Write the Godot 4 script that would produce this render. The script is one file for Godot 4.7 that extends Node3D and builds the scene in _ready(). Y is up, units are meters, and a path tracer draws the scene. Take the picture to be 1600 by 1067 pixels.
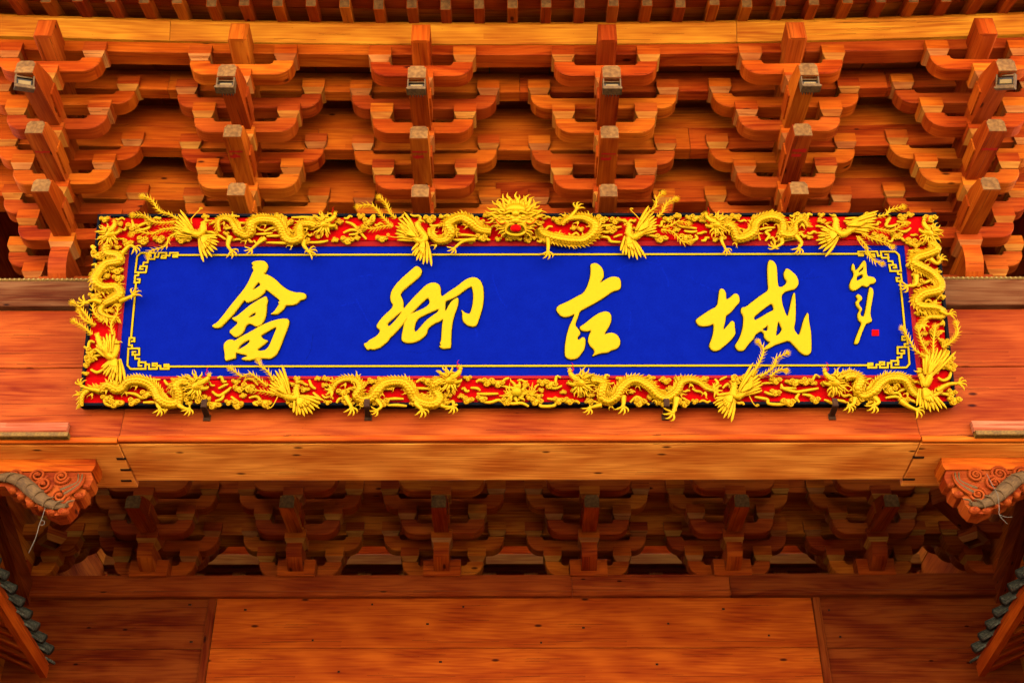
extends Node3D
# A timber gate hall seen from below: bracket clusters, a blue and gold name board, a carved lintel.
# Metres; the camera's eye is the origin height, the facade stands at z = 0 and the camera at z = 6.05.

const CAMERA_Z := 6.05
const GROUND_Y := -1.6
var rng := RandomNumberGenerator.new()
var M := {}
var woods: Array = []
var darkwoods: Array = []
var boards: Array = []


# Collects triangles (given counter-clockwise seen from outside) for one mesh.
class Mb:
	var v := PackedVector3Array()
	var n := PackedVector3Array()
	var t := PackedVector2Array()
	var ix := PackedInt32Array()
	var s := 1.0

	func tri(a: Vector3, b: Vector3, c: Vector3, ua := Vector2.ZERO, ub := Vector2.ZERO, uc := Vector2.ZERO) -> void:
		var nn := (b - a).cross(c - a)
		if nn.length_squared() < 1e-16:
			return
		nn = nn.normalized()
		var k := v.size()
		v.append_array([a, b, c])
		n.append_array([nn, nn, nn])
		t.append_array([ua, ub, uc])
		ix.append_array([k, k + 2, k + 1])

	func quad(a: Vector3, b: Vector3, c: Vector3, d: Vector3, ua := Vector2.ZERO, ub := Vector2.ZERO, uc := Vector2.ZERO, ud := Vector2.ZERO) -> void:
		tri(a, b, c, ua, ub, uc)
		tri(a, c, d, ua, uc, ud)

	func vert(p: Vector3, nn: Vector3, uv: Vector2) -> int:
		v.append(p)
		n.append(nn)
		t.append(uv)
		return v.size() - 1

	# a polygon (any turn) pushed from t0 to t1 along the third axis of xf; grain runs along the polygon's x
	func ext(poly: PackedVector2Array, xf: Transform3D, t0: float, t1: float, uo := Vector2.ZERO, caps := true, along := false) -> void:
		var p := poly.duplicate()
		if Geometry2D.is_polygon_clockwise(p):
			p.reverse()
		if p.size() > 1 and p[0].distance_to(p[p.size() - 1]) < 1e-6:
			p.remove_at(p.size() - 1)
		var m := p.size()
		var run := 0.0
		for i in m:
			var a := p[i]
			var b := p[(i + 1) % m]
			var e := not along and absf(b.x - a.x) > absf(b.y - a.y)
			var ua := a.x if e else run
			var ub := b.x if e else run + a.distance_to(b)
			if e:
				quad(xf * Vector3(a.x, a.y, t1), xf * Vector3(a.x, a.y, t0), xf * Vector3(b.x, b.y, t0), xf * Vector3(b.x, b.y, t1), Vector2(ua, t1) + uo, Vector2(ua, t0) + uo, Vector2(ub, t0) + uo, Vector2(ub, t1) + uo)
			else:
				quad(xf * Vector3(a.x, a.y, t1), xf * Vector3(a.x, a.y, t0), xf * Vector3(b.x, b.y, t0), xf * Vector3(b.x, b.y, t1), Vector2(t1, ua) + uo, Vector2(t0, ua) + uo, Vector2(t0, ub) + uo, Vector2(t1, ub) + uo)
			run += a.distance_to(b)
		if caps:
			var tr := Geometry2D.triangulate_polygon(p)
			for i in range(0, tr.size(), 3):
				var a := p[tr[i]]
				var b := p[tr[i + 1]]
				var c := p[tr[i + 2]]
				if (b - a).cross(c - a) < 0.0:
					var q := b
					b = c
					c = q
				tri(xf * Vector3(a.x, a.y, t1), xf * Vector3(b.x, b.y, t1), xf * Vector3(c.x, c.y, t1), a + uo, b + uo, c + uo)
				tri(xf * Vector3(a.x, a.y, t0), xf * Vector3(c.x, c.y, t0), xf * Vector3(b.x, b.y, t0), a + uo, c + uo, b + uo)

	# like ext, with a small chamfer round the front face
	func ext_bevel(poly: PackedVector2Array, xf: Transform3D, t0: float, t1: float, bev: float, uo := Vector2.ZERO) -> void:
		var p := poly.duplicate()
		if Geometry2D.is_polygon_clockwise(p):
			p.reverse()
		var m := p.size()
		var q := PackedVector2Array()
		for i in m:
			var d0 := (p[i] - p[(i + m - 1) % m]).normalized()
			var d1 := (p[(i + 1) % m] - p[i]).normalized()
			var nn := (Vector2(-d0.y, d0.x) + Vector2(-d1.y, d1.x)).normalized()
			q.append(p[i] + nn * bev / maxf(0.5, nn.dot(Vector2(-d1.y, d1.x))))
		ext(p, xf, t0, t1 - bev, uo, false)
		for i in m:
			var j := (i + 1) % m
			quad(xf * Vector3(p[i].x, p[i].y, t1 - bev), xf * Vector3(p[j].x, p[j].y, t1 - bev), xf * Vector3(q[j].x, q[j].y, t1), xf * Vector3(q[i].x, q[i].y, t1), p[i] + uo, p[j] + uo, q[j] + uo, q[i] + uo)
		var tr := Geometry2D.triangulate_polygon(q)
		for i in range(0, tr.size(), 3):
			var a := q[tr[i]]
			var b := q[tr[i + 1]]
			var c := q[tr[i + 2]]
			if (b - a).cross(c - a) < 0.0:
				var z := b
				b = c
				c = z
			tri(xf * Vector3(a.x, a.y, t1), xf * Vector3(b.x, b.y, t1), xf * Vector3(c.x, c.y, t1), a + uo, b + uo, c + uo)

	# a box with chamfered long edges; grain along x, y or z
	func box(c: Vector3, size: Vector3, grain := "x", uo := Vector2.ZERO, ch := 0.0) -> void:
		var h := size / 2.0
		if grain == "x":
			ext(rect(h.z, h.y, ch), Transform3D(Basis(Vector3(0, 0, -1), Vector3(0, 1, 0), Vector3(1, 0, 0)), c), -h.x, h.x, uo, true, true)
		elif grain == "z":
			ext(rect(h.x, h.y, ch), Transform3D(Basis.IDENTITY, c), -h.z, h.z, uo, true, true)
		else:
			ext(rect(h.x, h.z, ch), Transform3D(Basis(Vector3(1, 0, 0), Vector3(0, 0, -1), Vector3(0, 1, 0)), c), -h.y, h.y, uo, true, true)

	static func rect(a: float, b: float, ch := 0.0) -> PackedVector2Array:
		if ch <= 0.0:
			return PackedVector2Array([Vector2(-a, -b), Vector2(a, -b), Vector2(a, b), Vector2(-a, b)])
		return PackedVector2Array([Vector2(-a + ch, -b), Vector2(a - ch, -b), Vector2(a, -b + ch), Vector2(a, b - ch), Vector2(a - ch, b), Vector2(-a + ch, b), Vector2(-a, b - ch), Vector2(-a, -b + ch)])

	# a section (z, y) swept along x through several stations; lift gives each station's rise
	func sweep(sec: PackedVector2Array, xs: Array, lift: Callable, uo := Vector2.ZERO) -> void:
		var p := sec.duplicate()
		if not Geometry2D.is_polygon_clockwise(p):
			p.reverse()   # (z, y) seen from +x turns the other way
		var m := p.size()
		for j in xs.size() - 1:
			var xa: float = xs[j]
			var xb: float = xs[j + 1]
			var la: float = lift.call(xa)
			var lb: float = lift.call(xb)
			var run := 0.0
			for i in m:
				var a := p[i]
				var b := p[(i + 1) % m]
				var r2 := run + a.distance_to(b)
				quad(Vector3(xa, a.y + la, a.x), Vector3(xa, b.y + la, b.x), Vector3(xb, b.y + lb, b.x), Vector3(xb, a.y + lb, a.x), Vector2(xa, run) + uo, Vector2(xa, r2) + uo, Vector2(xb, r2) + uo, Vector2(xb, run) + uo)
				run = r2
		var tr := Geometry2D.triangulate_polygon(p)
		for e in [0, xs.size() - 1]:
			var x: float = xs[e]
			var l: float = lift.call(x)
			for i in range(0, tr.size(), 3):
				var a := Vector3(x, p[tr[i]].y + l, p[tr[i]].x)
				var b := Vector3(x, p[tr[i + 1]].y + l, p[tr[i + 1]].x)
				var c := Vector3(x, p[tr[i + 2]].y + l, p[tr[i + 2]].x)
				if ((b - a).cross(c - a).x < 0.0) == (e != 0):
					tri(a, c, b, Vector2(a.z, a.y), Vector2(c.z, c.y), Vector2(b.z, b.y))
				else:
					tri(a, b, c, Vector2(a.z, a.y), Vector2(b.z, b.y), Vector2(c.z, c.y))

	# bearing block: upright top above a flared foot (the foot goes to its own mesh)
	func block(foot_mb: Mb, cx: float, y: float, cz: float, w: float, d: float, foot: float, top: float, inset: float, uo := Vector2.ZERO) -> void:
		var a := w / 2.0
		var b := d / 2.0
		var iz := inset * 1.25
		var q := [Vector3(cx - a, 0, cz + b), Vector3(cx + a, 0, cz + b), Vector3(cx + a, 0, cz - b), Vector3(cx - a, 0, cz - b)]
		var f := [Vector3(cx - a + inset, 0, cz + b - iz), Vector3(cx + a - inset, 0, cz + b - iz), Vector3(cx + a - inset, 0, cz - b + iz), Vector3(cx - a + inset, 0, cz - b + iz)]
		for i in 4:
			var j := (i + 1) % 4
			var l: float = (q[j] - q[i]).length()
			foot_mb.quad(f[i] + Vector3(0, y, 0), f[j] + Vector3(0, y, 0), q[j] + Vector3(0, y + foot, 0), q[i] + Vector3(0, y + foot, 0), uo, uo + Vector2(l, 0), uo + Vector2(l, foot), uo + Vector2(0, foot))
			quad(q[i] + Vector3(0, y + foot, 0), q[j] + Vector3(0, y + foot, 0), q[j] + Vector3(0, y + foot + top, 0), q[i] + Vector3(0, y + foot + top, 0), uo + Vector2(0, 0.1), uo + Vector2(l, 0.1), uo + Vector2(l, 0.1 + top), uo + Vector2(0, 0.1 + top))
		quad(q[0] + Vector3(0, y + foot + top, 0), q[1] + Vector3(0, y + foot + top, 0), q[2] + Vector3(0, y + foot + top, 0), q[3] + Vector3(0, y + foot + top, 0))

	# smooth round rod along a list of points
	func tube(pts: Array, radii: Array, sides := 7, flat := 1.0, fine := 3, caps := true, su := 1.0, ridge := 0.0) -> void:
		var c := []
		var r := []
		var m := pts.size()
		for i in m - 1:
			var p0: Vector3 = pts[maxi(i - 1, 0)]
			var p1: Vector3 = pts[i]
			var p2: Vector3 = pts[i + 1]
			var p3: Vector3 = pts[mini(i + 2, m - 1)]
			for k in fine:
				var q := float(k) / fine
				c.append(p1.cubic_interpolate(p2, p0, p3, q))
				r.append(lerpf(radii[i], radii[i + 1], q) * (1.0 + (ridge if k % 2 else -ridge)))
		c.append(pts[m - 1])
		r.append(radii[m - 1])
		var base := v.size()
		var run := 0.0
		for i in c.size():
			var d: Vector3 = (c[mini(i + 1, c.size() - 1)] - c[maxi(i - 1, 0)]).normalized()
			var side := d.cross(Vector3(0, 0, 1))
			if side.length() < 0.05:
				side = d.cross(Vector3(0, 1, 0))
			side = side.normalized()
			var up := side.cross(d).normalized()
			if i:
				run += (c[i] - c[i - 1]).length()
			for k in sides + 1:
				var a := TAU * k / sides
				var off: Vector3 = side * cos(a) * r[i] + up * sin(a) * r[i] * flat
				var nn := (side * cos(a) * flat + up * sin(a)).normalized()
				vert(c[i] + off, nn, Vector2(run * su, float(k) / sides))
		var w := sides + 1
		for i in c.size() - 1:
			for k in sides:
				var a := base + i * w + k
				ix.append_array([a, a + 1, a + w, a + 1, a + w + 1, a + w])
		if caps:
			for e in [0, c.size() - 1]:
				if r[e] > 0.02 * maxf(r[0], 0.001):
					var mid := vert(c[e], (c[0] - c[1]).normalized() if e == 0 else (c[e] - c[e - 1]).normalized(), Vector2.ZERO)
					for k in sides:
						var a: int = base + e * w + k
						ix.append_array([mid, a + 1, a] if e == 0 else [mid, a, a + 1])

	func ball(c: Vector3, r: Vector3, seg := 10, rot := 0.0) -> void:
		var base := v.size()
		var rings := maxi(seg / 2, 4)
		for i in rings + 1:
			var th := PI * i / rings
			for k in seg + 1:
				var ph := TAU * k / seg
				var u := Vector3(sin(th) * cos(ph), sin(th) * sin(ph), cos(th))
				var p := Vector3(u.x * r.x, u.y * r.y, u.z * r.z).rotated(Vector3(0, 0, 1), rot)
				var nn := Vector3(u.x / r.x, u.y / r.y, u.z / r.z).normalized().rotated(Vector3(0, 0, 1), rot)
				vert(c + p, nn, Vector2(float(k) / seg, float(i) / rings))
		var w := seg + 1
		for i in rings:
			for k in seg:
				var a := base + i * w + k
				ix.append_array([a, a + 1, a + w, a + 1, a + w + 1, a + w])

	func spike(p: Vector3, d: Vector3, w: float, flat := 0.5) -> void:   # a four-sided thorn
		var side := d.cross(Vector3(0, 0, 1))
		side = (side if side.length() > 1e-4 else Vector3(1, 0, 0)).normalized() * w
		var up := side.cross(d).normalized() * w * flat
		var tip := p + d
		var q := [p + side, p - up, p - side, p + up]
		for i in 4:
			tri(q[i], q[(i + 1) % 4], tip)

	func mesh() -> ArrayMesh:
		var arr := []
		arr.resize(Mesh.ARRAY_MAX)
		var pv := v
		if s != 1.0:
			pv = PackedVector3Array()
			for p in v:
				pv.append(p * s)
		arr[Mesh.ARRAY_VERTEX] = pv
		arr[Mesh.ARRAY_NORMAL] = n
		arr[Mesh.ARRAY_TEX_UV] = t
		arr[Mesh.ARRAY_INDEX] = ix
		var am := ArrayMesh.new()
		am.add_surface_from_arrays(Mesh.PRIMITIVE_TRIANGLES, arr)
		return am


func obj(called: String, mb: Mb, mat: Material, parent: Node = self, label := "") -> MeshInstance3D:
	var o := MeshInstance3D.new()
	o.name = called
	o.mesh = mb.mesh()
	o.material_override = mat
	parent.add_child(o, true)
	if label:
		o.set_meta("label", label)
	return o


func thing(called: String, label: String, category: String, at := Vector3.ZERO, group := "") -> Node3D:
	var o := Node3D.new()
	o.name = called
	add_child(o, true)
	o.position = at
	tag(o, label, category, group)
	return o


func tag(o: Node, label: String, category: String, group := "") -> void:
	o.set_meta("label", label)
	o.set_meta("category", category)
	if group:
		o.set_meta("group", group)


func uo() -> Vector2:
	return Vector2(rng.randf() * 2.0, rng.randf() * 0.5)


func wood() -> Material:
	return woods[rng.randi() % woods.size()]


func bearing(root: Node3D, mat: Material, cx: float, y: float, cz: float, w: float, d: float, foot: float, top: float, inset: float) -> void:
	var b := Mb.new()
	var f := Mb.new()
	b.block(f, cx, y, cz, w, d, foot, top, inset, uo())
	var o := obj("bearing_block", b, mat, root)
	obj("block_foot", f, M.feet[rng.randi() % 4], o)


func darkwood() -> Material:
	return darkwoods[rng.randi() % darkwoods.size()]


func board() -> Material:
	return boards[rng.randi() % boards.size()]


func lin(r: float, g: float, b: float) -> Color:
	return (Color(r, g, b) * 0.56).linear_to_srgb()


func flat_pts(a: Array) -> PackedVector2Array:
	var p := PackedVector2Array()
	for i in range(0, a.size(), 2):
		p.append(Vector2(a[i], a[i + 1]))
	return p


# ---------------------------------------------------------------- surfaces
func wood_image(w: int, h: int, sd: int, knots: int, rings: float, streaks: float, blotches: float) -> Image:
	var na := FastNoiseLite.new()
	na.seed = sd
	na.frequency = 1.0
	na.fractal_octaves = 3
	var nb := FastNoiseLite.new()
	nb.seed = sd + 7
	nb.frequency = 1.0
	nb.fractal_octaves = 2
	var kr := RandomNumberGenerator.new()
	kr.seed = sd
	var kn := []
	for i in knots:
		kn.append(Vector3(kr.randf_range(0.1, 1.6), kr.randf_range(0.05, 0.4), kr.randf_range(0.006, 0.014)))
	var f := func(u: float, v: float) -> Vector2:
		var dark := 0.0
		var vv := v
		for k in kn:
			var dx: float = (u - k.x) / 2.4
			var dy: float = v - k.y
			var d: float = sqrt(dx * dx + dy * dy) / k.z
			if d < 6.0:
				vv += signf(dy) * k.z * 0.8 * exp(-d * d * 0.25)
				dark = maxf(dark, (1.0 - smoothstep(0.3, 1.1, d)) * 0.9)
		var warp := na.get_noise_2d(u * 0.42, vv * 2.6)
		var ring := 0.5 + 0.5 * sin(TAU * (vv * 19.0 + warp * 3.2))
		ring = pow(ring, 2.2)
		var fine := nb.get_noise_2d(u * 2.2, vv * 62.0)
		var big := na.get_noise_2d(u * 1.6 + 40.0, v * 5.0)
		return Vector2(0.72 - rings * ring + streaks * fine + blotches * big, clampf(dark, 0.0, 1.0))
	var data := PackedByteArray()
	data.resize(w * h * 3)
	var lightc := Vector3(1.0, 1.0, 0.98)
	var darkc := Vector3(0.66, 0.43, 0.30)
	var knot := Vector3(0.24, 0.17, 0.17)
	var at := 0
	for y in h:
		var v := 0.5 * y / h
		for x in w:
			var u := 2.0 * x / w
			var q: Vector2 = f.call(u, v)
			if u > 1.7:
				q = q.lerp(f.call(u - 2.0, v), (u - 1.7) / 0.3)
			if v > 0.43:
				q = q.lerp(f.call(u if u < 1.7 else u - 2.0, v - 0.5), (v - 0.43) / 0.07)
			var c := darkc.lerp(lightc, clampf(q.x, 0.0, 1.0)).lerp(knot, q.y * 0.85)
			data[at] = int(clampf(c.x, 0, 1) * 255.0)
			data[at + 1] = int(clampf(c.y, 0, 1) * 255.0)
			data[at + 2] = int(clampf(c.z, 0, 1) * 255.0)
			at += 3
	var im := Image.create_from_data(w, h, false, Image.FORMAT_RGB8, data)
	for i in 110:   # droppings, dust and chips
		var x := kr.randi_range(1, w - 3)
		var y := kr.randi_range(1, h - 3)
		var q := im.get_pixel(x, y)
		var tone := q.lerp(Color(1.0, 1.0, 1.0), 0.8) if i % 3 else q * 0.5
		im.set_pixel(x, y, tone)
		if i % 4 == 0:
			im.set_pixel(x + 1, y, tone)
	for i in 16:   # drying cracks along the grain
		var x := kr.randi_range(0, w - 190)
		var y := float(kr.randi_range(4, h - 6))
		for k in kr.randi_range(50, 180):
			y += kr.randf_range(-0.25, 0.25)
			im.set_pixel(x + k, clampi(int(y), 0, h - 1), im.get_pixel(x + k, clampi(int(y), 0, h - 1)) * 0.45)
	return im


func speckle(w: int, h: int, sd: int, freq: float, oct: int, lo: Color, hi: Color, patches := 0.0) -> Image:
	var a := FastNoiseLite.new()
	a.seed = sd
	a.frequency = freq
	a.fractal_octaves = oct
	var b := FastNoiseLite.new()
	b.seed = sd + 3
	b.frequency = freq * 0.09
	b.fractal_octaves = 3
	var im := Image.create(w, h, false, Image.FORMAT_RGB8)
	for y in h:
		for x in w:
			var q := clampf(0.5 + 0.7 * a.get_noise_2d(x, y) + patches * b.get_noise_2d(x, y), 0.0, 1.0)
			im.set_pixel(x, y, lo.lerp(hi, q))
	return im


func panel_image() -> Image:   # blue ground: fine brush grain, faint scuffs and traced outlines
	var w := 1024
	var h := 190
	var im := speckle(w, h, 9, 0.4, 2, Color(0.66, 0.68, 0.74), Color(0.80, 0.80, 0.81), 0.4)
	var r := RandomNumberGenerator.new()
	r.seed = 4
	for k in 26:
		var c := Vector2([215, 310, 430, 470, 610, 690, 800, 865, 905, 120][k % 10] + r.randf_range(-45, 45), r.randf_range(30, 160))
		var a := r.randf() * TAU
		var turn := r.randf_range(-0.05, 0.05)
		var n := r.randi_range(18, 60)
		for i in n:
			a += turn + r.randf_range(-0.12, 0.12)
			c += Vector2(cos(a), sin(a))
			if r.randf() < 0.65 and c.x > 2 and c.x < w - 3 and c.y > 2 and c.y < h - 3:
				var q := im.get_pixelv(c)
				im.set_pixelv(c, q.lerp(Color(1.0, 1.0, 1.0), 0.6) if k % 4 else q * 0.85)
	for p in [Rect2i(148, 88, 20, 42), Rect2i(770, 52, 26, 18)]:   # darker repaint patches with pale rims
		for y in range(p.position.y, p.end.y):
			for x in range(p.position.x, p.end.x):
				var rim: bool = x == p.position.x or x == p.end.x - 1 or y == p.end.y - 1
				var q := im.get_pixel(x, y)
				im.set_pixel(x, y, (q.lerp(Color.WHITE, 0.5) if r.randf() < 0.5 else q) if rim else q * 0.93)
	return im


func scale_image() -> Image:   # overlapping scales, as heights
	var w := 64
	var im := Image.create(w, w, false, Image.FORMAT_RGB8)
	for y in w:
		for x in w:
			var best := 0.0
			for row in 3:
				for col in 3:
					var cx := (col - 0.5 + (0.5 if row % 2 else 0.0)) * 32.0
					var cy := row * 32.0 - 8.0
					for sh in [0.0, -64.0, 64.0]:
						var d := Vector2(x - cx, y - cy - sh).length() / 22.0
						if d < 1.0:
							best = maxf(best, sqrt(1.0 - d * d) * (0.75 + 0.25 * (y - cy - sh) / 22.0))
			im.set_pixel(x, y, Color(best, best, best))
	return im


func mat_of(col: Color, rough := 0.6, tex: Texture2D = null, metal := 0.0, sc := Vector3.ONE) -> StandardMaterial3D:
	var m := StandardMaterial3D.new()
	m.albedo_color = col
	m.roughness = rough
	m.metallic = metal
	m.uv1_scale = sc
	m.metallic_specular = 0.2
	if tex:
		m.albedo_texture = tex
	return m


func make_materials() -> void:
	var ia := wood_image(640, 320, 11, 0, 0.16, 0.30, 0.42)
	var ib := wood_image(640, 320, 23, 4, 0.15, 0.28, 0.46)
	var ic := wood_image(640, 320, 37, 3, 0.24, 0.32, 0.62)
	var ta := ImageTexture.create_from_image(ia)
	var tb := ImageTexture.create_from_image(ib)
	var tc := ImageTexture.create_from_image(ic)
	var sc := Vector3(0.5, 2.0, 1.0)
	# one timber, sawn from many logs: a spread of orange to brown-red tones, every piece draws one
	for c in [lin(0.54, 0.096, 0.0045), lin(0.50, 0.078, 0.004), lin(0.58, 0.120, 0.006), lin(0.45, 0.062, 0.004), lin(0.60, 0.140, 0.008), lin(0.40, 0.056, 0.005), lin(0.50, 0.088, 0.007)]:
		woods.append(bumped(mat_of(c, 0.6, ta, 0.0, sc), ta))
		woods.append(bumped(mat_of(c, 0.6, tb, 0.0, sc), tb))
		woods.append(bumped(mat_of(c, 0.62, tc, 0.0, sc), tc))
	darkwoods = woods
	for c in [lin(0.37, 0.060, 0.006), lin(0.34, 0.052, 0.006)]:
		boards.append(bumped(mat_of(c, 0.6, tb, 0.0, sc), tb))
		boards.append(bumped(mat_of(c, 0.6, tc, 0.0, sc), tc))
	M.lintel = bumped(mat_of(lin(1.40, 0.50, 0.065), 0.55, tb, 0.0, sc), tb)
	M.purlin = bumped(mat_of(lin(0.74, 0.26, 0.014), 0.55, ta, 0.0, sc), ta)
	M.fresh = bumped(mat_of(lin(0.52, 0.15, 0.018), 0.6, ta, 0.0, sc), ta)
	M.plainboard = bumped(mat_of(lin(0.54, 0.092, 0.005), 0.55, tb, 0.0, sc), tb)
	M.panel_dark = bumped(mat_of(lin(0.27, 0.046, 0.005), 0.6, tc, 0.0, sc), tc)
	M.greywood = bumped(mat_of(lin(0.17, 0.06, 0.02), 0.75, tc, 0.0, sc), tc)
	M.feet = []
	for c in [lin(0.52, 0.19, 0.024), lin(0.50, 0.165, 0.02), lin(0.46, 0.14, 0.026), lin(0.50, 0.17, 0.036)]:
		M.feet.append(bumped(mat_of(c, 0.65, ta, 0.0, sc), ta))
	var tw := ImageTexture.create_from_image(speckle(128, 128, 5, 0.06, 4, Color(0.58, 0.46, 0.34), Color(0.84, 0.70, 0.50), 0.5))
	M.weathered = mat_of(Color(0.50, 0.40, 0.28), 0.9, tw, 0.0, Vector3(4, 4, 1))
	M.blackpaint = mat_of(lin(0.006, 0.006, 0.008), 0.7)
	M.blackpaint.metallic_specular = 0.06
	M.redpaint = mat_of(lin(0.44, 0.0018, 0.0018), 0.7)
	M.redpaint.metallic_specular = 0.05
	M.redmark = mat_of(lin(0.50, 0.010, 0.003), 0.8)
	M.rosepaint = mat_of(lin(0.27, 0.009, 0.009), 0.6)
	M.rosepaint.metallic_specular = 0.06
	M.blue = mat_of(lin(0.0022, 0.0125, 0.285), 0.95, ImageTexture.create_from_image(panel_image()), 0.0, Vector3(1.0 / 4.42, 1.25, 1))
	M.blue.uv1_offset = Vector3(0.5, 0, 0)
	M.blue.metallic_specular = 0.08
	M.gold = mat_of(lin(0.50, 0.236, 0.0018), 0.40, null, 0.35)
	M.gold.metallic_specular = 0.15
	M.goldflat = mat_of(lin(0.45, 0.248, 0.003), 0.5, null, 0.2)
	M.goldflat.metallic_specular = 0.12
	var hs := scale_image()
	var hn := hs.duplicate()
	hn.bump_map_to_normal_map(9.0)
	M.scales = mat_of(lin(0.50, 0.232, 0.0018), 0.36, null, 0.35, Vector3(1, 3, 1))
	M.scales.metallic_specular = 0.15
	M.scales.normal_enabled = true
	M.scales.normal_texture = ImageTexture.create_from_image(hn)
	M.scales.normal_scale = 1.5
	var tt := ImageTexture.create_from_image(speckle(128, 128, 15, 0.08, 4, Color(0.30, 0.29, 0.27), Color(0.75, 0.73, 0.68), 0.6))
	M.tile = mat_of(Color(0.46, 0.44, 0.37), 0.9, tt, 0.0, Vector3(4, 4, 1))
	M.iron = mat_of(lin(0.10, 0.05, 0.025), 0.7, tw, 0.3, Vector3(5, 5, 1))
	M.lampgrey = mat_of(lin(0.30, 0.22, 0.14), 0.6, tw, 0.2, Vector3(6, 6, 1))
	M.lampdark = mat_of(lin(0.05, 0.035, 0.025), 0.5)
	M.lampglass = mat_of(lin(0.26, 0.14, 0.035), 0.3)
	M.strip = mat_of(lin(0.32, 0.21, 0.05), 0.5, tw, 0.0, Vector3(8, 8, 1))
	M.bead = mat_of(lin(0.30, 0.17, 0.035), 0.4)
	M.pinkwood = bumped(mat_of(lin(0.48, 0.125, 0.05), 0.55, ta, 0.0, sc), ta)
	M.leaf = mat_of(lin(0.22, 0.15, 0.085), 0.75, tw, 0.0, Vector3(3, 3, 1))
	M.string = mat_of(lin(0.14, 0.10, 0.06), 0.9)
	var tg := ImageTexture.create_from_image(speckle(256, 256, 31, 0.1, 4, Color(0.66, 0.64, 0.60), Color(0.84, 0.82, 0.78), 0.5))
	M.ground = mat_of(Color(1, 1, 1), 0.9, tg, 0.0, Vector3(1, 1, 1))
	var tp := ImageTexture.create_from_image(speckle(256, 256, 35, 0.1, 4, Color(0.20, 0.20, 0.20), Color(0.34, 0.33, 0.31), 0.5))
	M.bounce_dimmer = mat_of(Color(1, 1, 1), 0.9, tp, 0.0, Vector3(0.5, 0.5, 0.5))  # for the added unseen ground that dims the bounce light
	M.bounce_dimmer.uv1_triplanar = true
	M.bounce_dimmer.uv1_world_triplanar = true
	M.ground.uv1_triplanar = true
	M.ground.uv1_world_triplanar = true
	M.ground.uv1_scale = Vector3(0.25, 0.25, 0.25)


func bumped(m: StandardMaterial3D, tx: Texture2D) -> StandardMaterial3D:
	m.heightmap_enabled = true
	m.heightmap_texture = tx
	m.heightmap_scale = 0.25
	m.metallic_specular = 0.12
	return m


# ---------------------------------------------------------------- timber frame
const STEP_Z := 0.265      # every tier of a bracket cluster steps this far out ...
const STEP_Y := 0.2045     # ... and this far up
const TO_ARM := Basis(Vector3(0, 0, 1), Vector3(0, 1, 0), Vector3(-1, 0, 0))


func rise(x: float) -> float:   # the eave lifts towards its corners
	return 0.0066 * x * x


func eave_rise(x: float) -> float:
	return 0.0098 * x * x


func arm_outline(hw: float, notch: float) -> PackedVector2Array:   # boat-shaped bracket arm, seen from the front
	var p := PackedVector2Array()
	var rx := 0.105
	var ry := 0.112
	for i in 9:
		var a := PI / 2 * i / 8
		p.append(Vector2(hw - rx + rx * sin(a), ry - ry * cos(a)))
	p.append(Vector2(hw, 0.119))
	p.append(Vector2(hw - 0.118, 0.119))
	p.append(Vector2(notch + 0.012, 0.098))
	p.append(Vector2(notch, 0.089))
	var q := p.duplicate()
	for i in range(q.size() - 1, -1, -1):
		p.append(Vector2(-q[i].x, q[i].y))
	return p


func gong(root: Node3D, long: bool, y: float, z: float, mats: Array) -> void:
	var hw := (0.442 if long else 0.303) + rng.randf_range(-0.006, 0.006)
	z += rng.randf_range(-0.005, 0.005)
	var mb := Mb.new()
	mb.ext_bevel(arm_outline(hw, hw - 0.135), Transform3D(Basis(Vector3(0, 1, 0), rng.randf_range(-0.012, 0.012)) * Basis(Vector3(0, 0, 1), rng.randf_range(-0.005, 0.005)), Vector3(rng.randf_range(-0.004, 0.004), y, z)), -0.092, 0.0, 0.006, uo())
	obj("long_arm" if long else "short_arm", mb, mats[rng.randi() % mats.size()], root)
	for sx in [-1.0, 1.0]:
		bearing(root, mats[rng.randi() % mats.size()], sx * (hw - 0.052), y + 0.119, z - 0.046, 0.134, 0.132, 0.036, 0.072, 0.019)


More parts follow.
